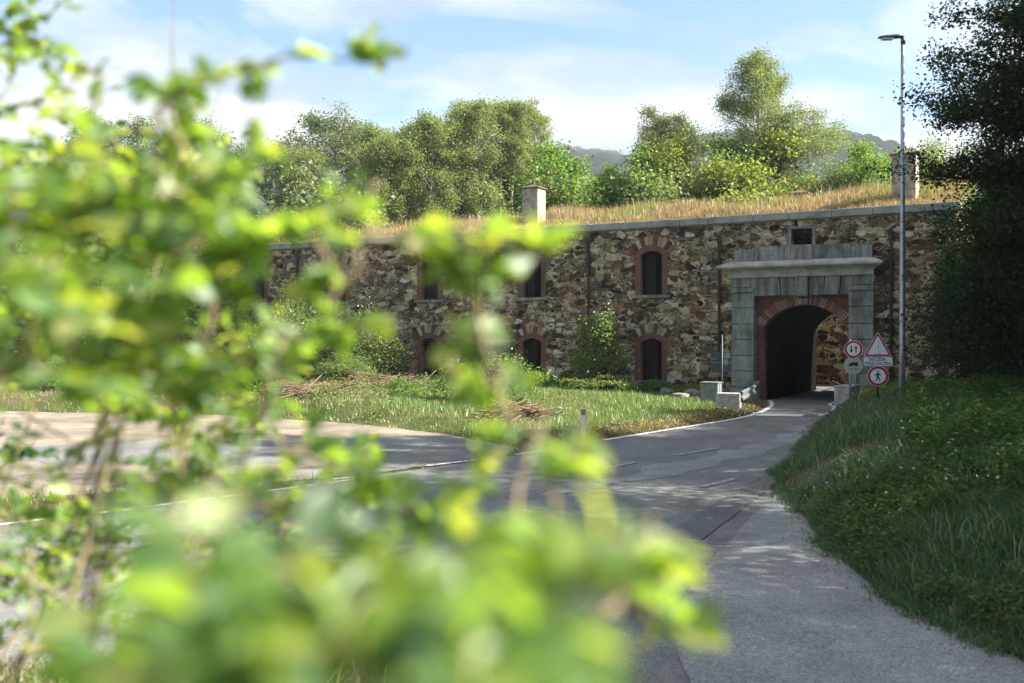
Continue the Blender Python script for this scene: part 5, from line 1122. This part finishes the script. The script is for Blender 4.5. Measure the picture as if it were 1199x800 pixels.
if HAZE: vol('haze', (-1000, 1000, -420, 1100, -5, 190), .0003, label='thin blue morning haze fading the distant hills')

# ------------------------------------------------------------------ foreground shrubs (out of focus)
def shrub(name, label, root, sprays, seed, lsize=.045, dens=1.0, rs=1.0):
    """sprays: (list of photo-space control points (px,py,distance), leaves, scatter radius in metres, leaf scale)"""
    rg = np.random.default_rng(seed); wood = MB(); LP = []; LD = []; LS = []
    for pts, nl, rad, ls in sprays:
        rad = rad * rs; W = np.array([at(*p) for p in pts]); 
        if len(W) == 1: W = np.concatenate([W, W + np.array((.05, .03, .09))])
        S = smooth_poly(W, 6) if len(W) > 2 else np.linspace(W[0], W[1], 6)
        S = S + np.cumsum(rg.normal(0, .004, S.shape), 0)
        wood.tube(S, np.linspace(.0034, .0012, len(S)), 6)
        # side twigs
        ntw = max(2, int(nl * dens) // 9)
        for j in range(ntw):
            i = rg.integers(0, len(S)); a = S[i]; dd = rg.normal(size=3); dd[2] = dd[2] * .6 + .25; dd = dd / np.linalg.norm(dd) * rad * rg.uniform(.5, 1.3); b = a + dd
            mid = (a + b) / 2 + rg.normal(0, rad * .12, 3); wood.tube([a, mid, b], [.0013, .001, .0006], 5, False)
            for q in range(9):
                tt = (q + .6) / 9; p = (a * (1 - tt) + b * tt) + (mid - (a + b) / 2) * (4 * tt * (1 - tt)); sd_ = np.cross(dd, (0, 0, 1.0)); sd_ = sd_ / (np.linalg.norm(sd_) + 1e-6) * (1 if q % 2 else -1)
                LP.append(p); LD.append(sd_ + dd / np.linalg.norm(dd) * .6); LS.append(ls)
    # main stems up from the root
    rt = np.array(root, float)
    for kk_, (pts, nl, rad, ls) in enumerate(sprays):
        s = at(*pts[0])
        if kk_ % 5:
            c_ = [at(*q) for sp_ in sprays[:kk_] for q in sp_[0]]; e_ = min(c_, key=lambda q: np.linalg.norm(q - s)); m0 = (s + e_) / 2 + rg.normal(0, .02, 3)
            wood.tube(smooth_poly([e_, m0, s], 5), .0022, 5); continue
        m1 = rt * .5 + s * .5; m1[2] = max(rt[2], min(m1[2], s[2] - .1)); m1 += rg.normal(0, .04, 3)
        S = smooth_poly([rt + rg.normal(0, .03, 3) * (1, 1, 0), rt + (m1 - rt) * .5 + np.array((0, 0, .12)), m1, s], 5); wood.tube(S, np.linspace(.005, .003, len(S)), 6)
    LP = np.array(LP); LS = np.array(LS); LD = unit(np.array(LD)); V = []; F = []; n0 = 0
    for u in np.unique(LS):
        k = LS == u; v, f = leaves(LP[k], lsize * u, rg, flat=.55, width=.58, dirs=LD[k].copy(), rich=True); V.append(v); F.append(f + n0); n0 += len(v)
    t = thing(name, label, 'shrub', tuple(rt)); off = -rt
    wd = wood.mesh('branches'); wd.transform(Matrix.Translation(Vector(off))); link('branches', wd, M['twig'], t, smooth=True)
    link('foliage', npindexed('foliage', np.concatenate(V) + off, np.concatenate(F)), M['leaf_shrub'], t, smooth=True)
    return t
def rz0(x, y): return (x, y, hz_(x, y))
# nearest, most blurred shrub: low centre
shrub('near_shrub', 'very blurred lime green shrub closest to the camera at the bottom centre', (-.12, .55, hz_(-.12, .55)), [
    ([(430, 860, .36), (430, 800, .36), (420, 760, .38)], 60, .045, .8),
    ([(270, 870, .42), (260, 800, .42), (250, 760, .44)], 60, .055, .85),
    ([(520, 860, .34), (560, 790, .36), (590, 740, .38)], 60, .04, .8),
    ([(650, 870, .34), (690, 810, .36), (710, 760, .38)], 46, .035, .8),
    ([(180, 860, .55), (160, 800, .55), (150, 760, .56)], 50, .07, .85),
    ([(340, 860, .50), (330, 760, .50), (320, 700, .52)], 60, .05, .85),
    ([(470, 860, .50), (490, 760, .50), (530, 700, .52)], 36, .03, .8),
    ([(610, 830, .50), (640, 740, .50), (655, 700, .52)], 26, .03, .85),
    ([(440, 720, .7), (430, 670, .7), (420, 640, .72)], 18, .035, .75),
    ([(680, 720, .55), (705, 670, .58), (708, 620, .6)], 12, .025, .85),
    ([(720, 700, .66), (760, 676, .66), (795, 668, .66)], 9, .02, .8)], 31)
shrub('middle_shrub', 'blurred green shrub with sprays reaching to the middle of the picture', (-.75, 1.25, hz_(-.75, 1.25)), [
    ([(130, 400, .95), (180, 320, .9), (210, 240, .9)], 80, .10, 1),
    ([(60, 350, .9), (90, 260, .85), (130, 200, .85)], 76, .12, 1),
    ([(0, 300, .9), (10, 220, .95)], 50, .11, 1),
    ([(0, 450, .8), (30, 380, .8), (60, 330, .8)], 60, .11, 1),
    ([(240, 290, .9), (320, 262, .88), (380, 250, .88)], 32, .05, .85),
    ([(270, 260, 1.1), (290, 210, 1.1)], 24, .06, .9),
    ([(400, 262, .9), (440, 235, .9), (455, 200, .9)], 12, .03, .8),
    ([(420, 290, .85), (480, 268, .85), (560, 262, .85)], 10, .022, .85),
    ([(560, 290, .80), (610, 300, .80), (636, 306, .80)], 8, .018, 1.0),
    ([(375, 290, .95), (395, 320, .95), (405, 350, .95)], 20, .03, .9),
    ([(330, 400, 1.0), (380, 390, 1.0), (440, 395, 1.0)], 18, .03, .9),
    ([(490, 300, .85), (530, 330, .85), (570, 400, .85), (600, 450, .85), (640, 490, .85)], 44, .034, .95),
    ([(540, 400, .9), (565, 440, .9), (580, 500, .9)], 22, .03, .9),
    ([(110, 440, 1.0), (180, 420, 1.0), (230, 440, 1.0)], 60, .12, 1),
    ([(240, 440, 1.0), (290, 430, 1.0), (330, 460, 1.0)], 40, .07, .9),
    ([(160, 420, 1.3), (230, 430, 1.3), (300, 425, 1.3)], 60, .09, .95),
    ([(210, 560, 1.0), (280, 590, 1.0), (350, 590, 1.0), (400, 630, 1)], 80, .09, .9),
    ([(330, 520, 1.0), (400, 530, 1.0), (450, 570, 1.0)], 30, .06, .9),
    ([(420, 660, .9), (480, 610, .9), (520, 590, .9)], 40, .07, .9),
    ([(200, 145, .95), (240, 112, .95), (330, 84, .95), (420, 68, .95), (500, 48, .95)], 46, .03, .72),
    ([(190, 140, 1.0), (230, 125, 1.0), (260, 118, 1.0)], 16, .035, .9),
    ([(670, 660, .75), (655, 570, .75), (685, 500, .75)], 20, .035, .9)], 32, .036, 1.7, .9)
shrub('left_shrub', 'tall shrub at the left edge with brown branches and small leaves', (-1.6, 2.3, hz_(-1.6, 2.3)), [
    ([(-20, 700, 1.7), (30, 620, 1.7), (90, 520, 1.7), (150, 400, 1.7), (185, 260, 1.7), (195, 60, 1.7), (197, -40, 1.7)], 60, .07, .9),
    ([(-20, 760, 2.0), (60, 720, 2.0), (120, 700, 2.0), (210, 670, 2.0)], 110, .16, .9),
    ([(-10, 600, 2.0), (30, 620, 2.0), (80, 610, 2.0)], 40, .10, .9),
    ([(-10, 440, 1.8), (60, 400, 1.8), (100, 330, 1.8)], 110, .18, .9),
    ([(-10, 380, 2.2), (60, 320, 2.2), (160, 260, 2.2), (220, 200, 2.2)], 150, .22, .9),
    ([(-20, 140, 1.6), (60, 120, 1.6), (130, 150, 1.6), (160, 200, 1.6)], 80, .12, .9),
    ([(-30, 80, 1.7), (10, 50, 1.7), (30, 20, 1.7)], 60, .09, .9), ([(-10, 230, 1.4), (70, 180, 1.4), (110, 90, 1.4)], 80, .10, .9), ([(190, 210, 1.6), (240, 160, 1.6), (262, 110, 1.6)], 30, .05, .9),
    ([(130, 640, 1.8), (200, 600, 1.8), (235, 530, 1.8)], 70, .11, .9),
    ([(140, 450, 1.7), (200, 500, 1.7), (240, 470, 1.7)], 60, .10, .9),
    ([(230, 700, 1.9), (300, 640, 1.9), (380, 610, 1.9), (430, 580, 1.9)], 90, .12, .9),
    ([(300, 780, 1.9), (400, 740, 1.9), (450, 760, 1.9)], 60, .12, .9),
    ([(-30, 790, 1.2), (40, 775, 1.2), (130, 768, 1.2)], 30, .08, .9),
    ([(20, 330, 1.6), (60, 260, 1.6), (20, 200, 1.6)], 90, .16, .9),
    ([(40, 480, 2.0), (100, 450, 2.0), (160, 440, 2.0)], 40, .09, .9),
    ([(160, 270, 1.8), (240, 230, 1.8), (290, 205, 1.8)], 50, .09, .9),
    ([(200, 560, 1.8), (250, 520, 1.8), (300, 500, 1.8)], 50, .10, .9),
    ([(330, 640, 1.7), (380, 570, 1.7), (420, 520, 1.7)], 50, .09, .9),
    ([(-20, 560, 1.7), (40, 570, 1.7), (100, 600, 1.7)], 60, .11, .9),
    ([(60, 700, 1.8), (160, 640, 1.8), (260, 610, 1.8)], 90, .13, .95),
    ([(-20, 650, 1.6), (50, 680, 1.6), (120, 740, 1.6)], 70, .12, .95),
    ([(100, 520, 1.8), (130, 480, 1.8), (110, 440, 1.8)], 40, .09, .9)], 33, .038, 1.4, .95)

shrub('far_shrub', 'shrub with shade painted into its leaves behind the other near shrubs at the left edge', (-2.3, 3.2, hz_(-2.3, 3.2)), [
    ([(-40, 330, 2.7), (60, 300, 2.7), (160, 290, 2.7)], 170, .26, .9),
    ([(-40, 385, 2.7), (60, 365, 2.7), (150, 360, 2.7)], 170, .24, .9),
    ([(220, 430, 2.7), (300, 425, 2.7), (350, 415, 2.7)], 60, .10, .9),
    ([(-40, 230, 2.6), (50, 200, 2.6), (150, 220, 2.6)], 130, .22, .9),
    ([(-30, 700, 2.6), (60, 650, 2.6), (140, 620, 2.6)], 90, .16, .9),
    ([(-30, 560, 2.6), (20, 540, 2.6), (60, 500, 2.6)], 50, .13, .9),
    ([(200, 740, 2.4), (280, 680, 2.4), (330, 640, 2.4)], 90, .16, .9)], 34, .042, 1.2, .72)
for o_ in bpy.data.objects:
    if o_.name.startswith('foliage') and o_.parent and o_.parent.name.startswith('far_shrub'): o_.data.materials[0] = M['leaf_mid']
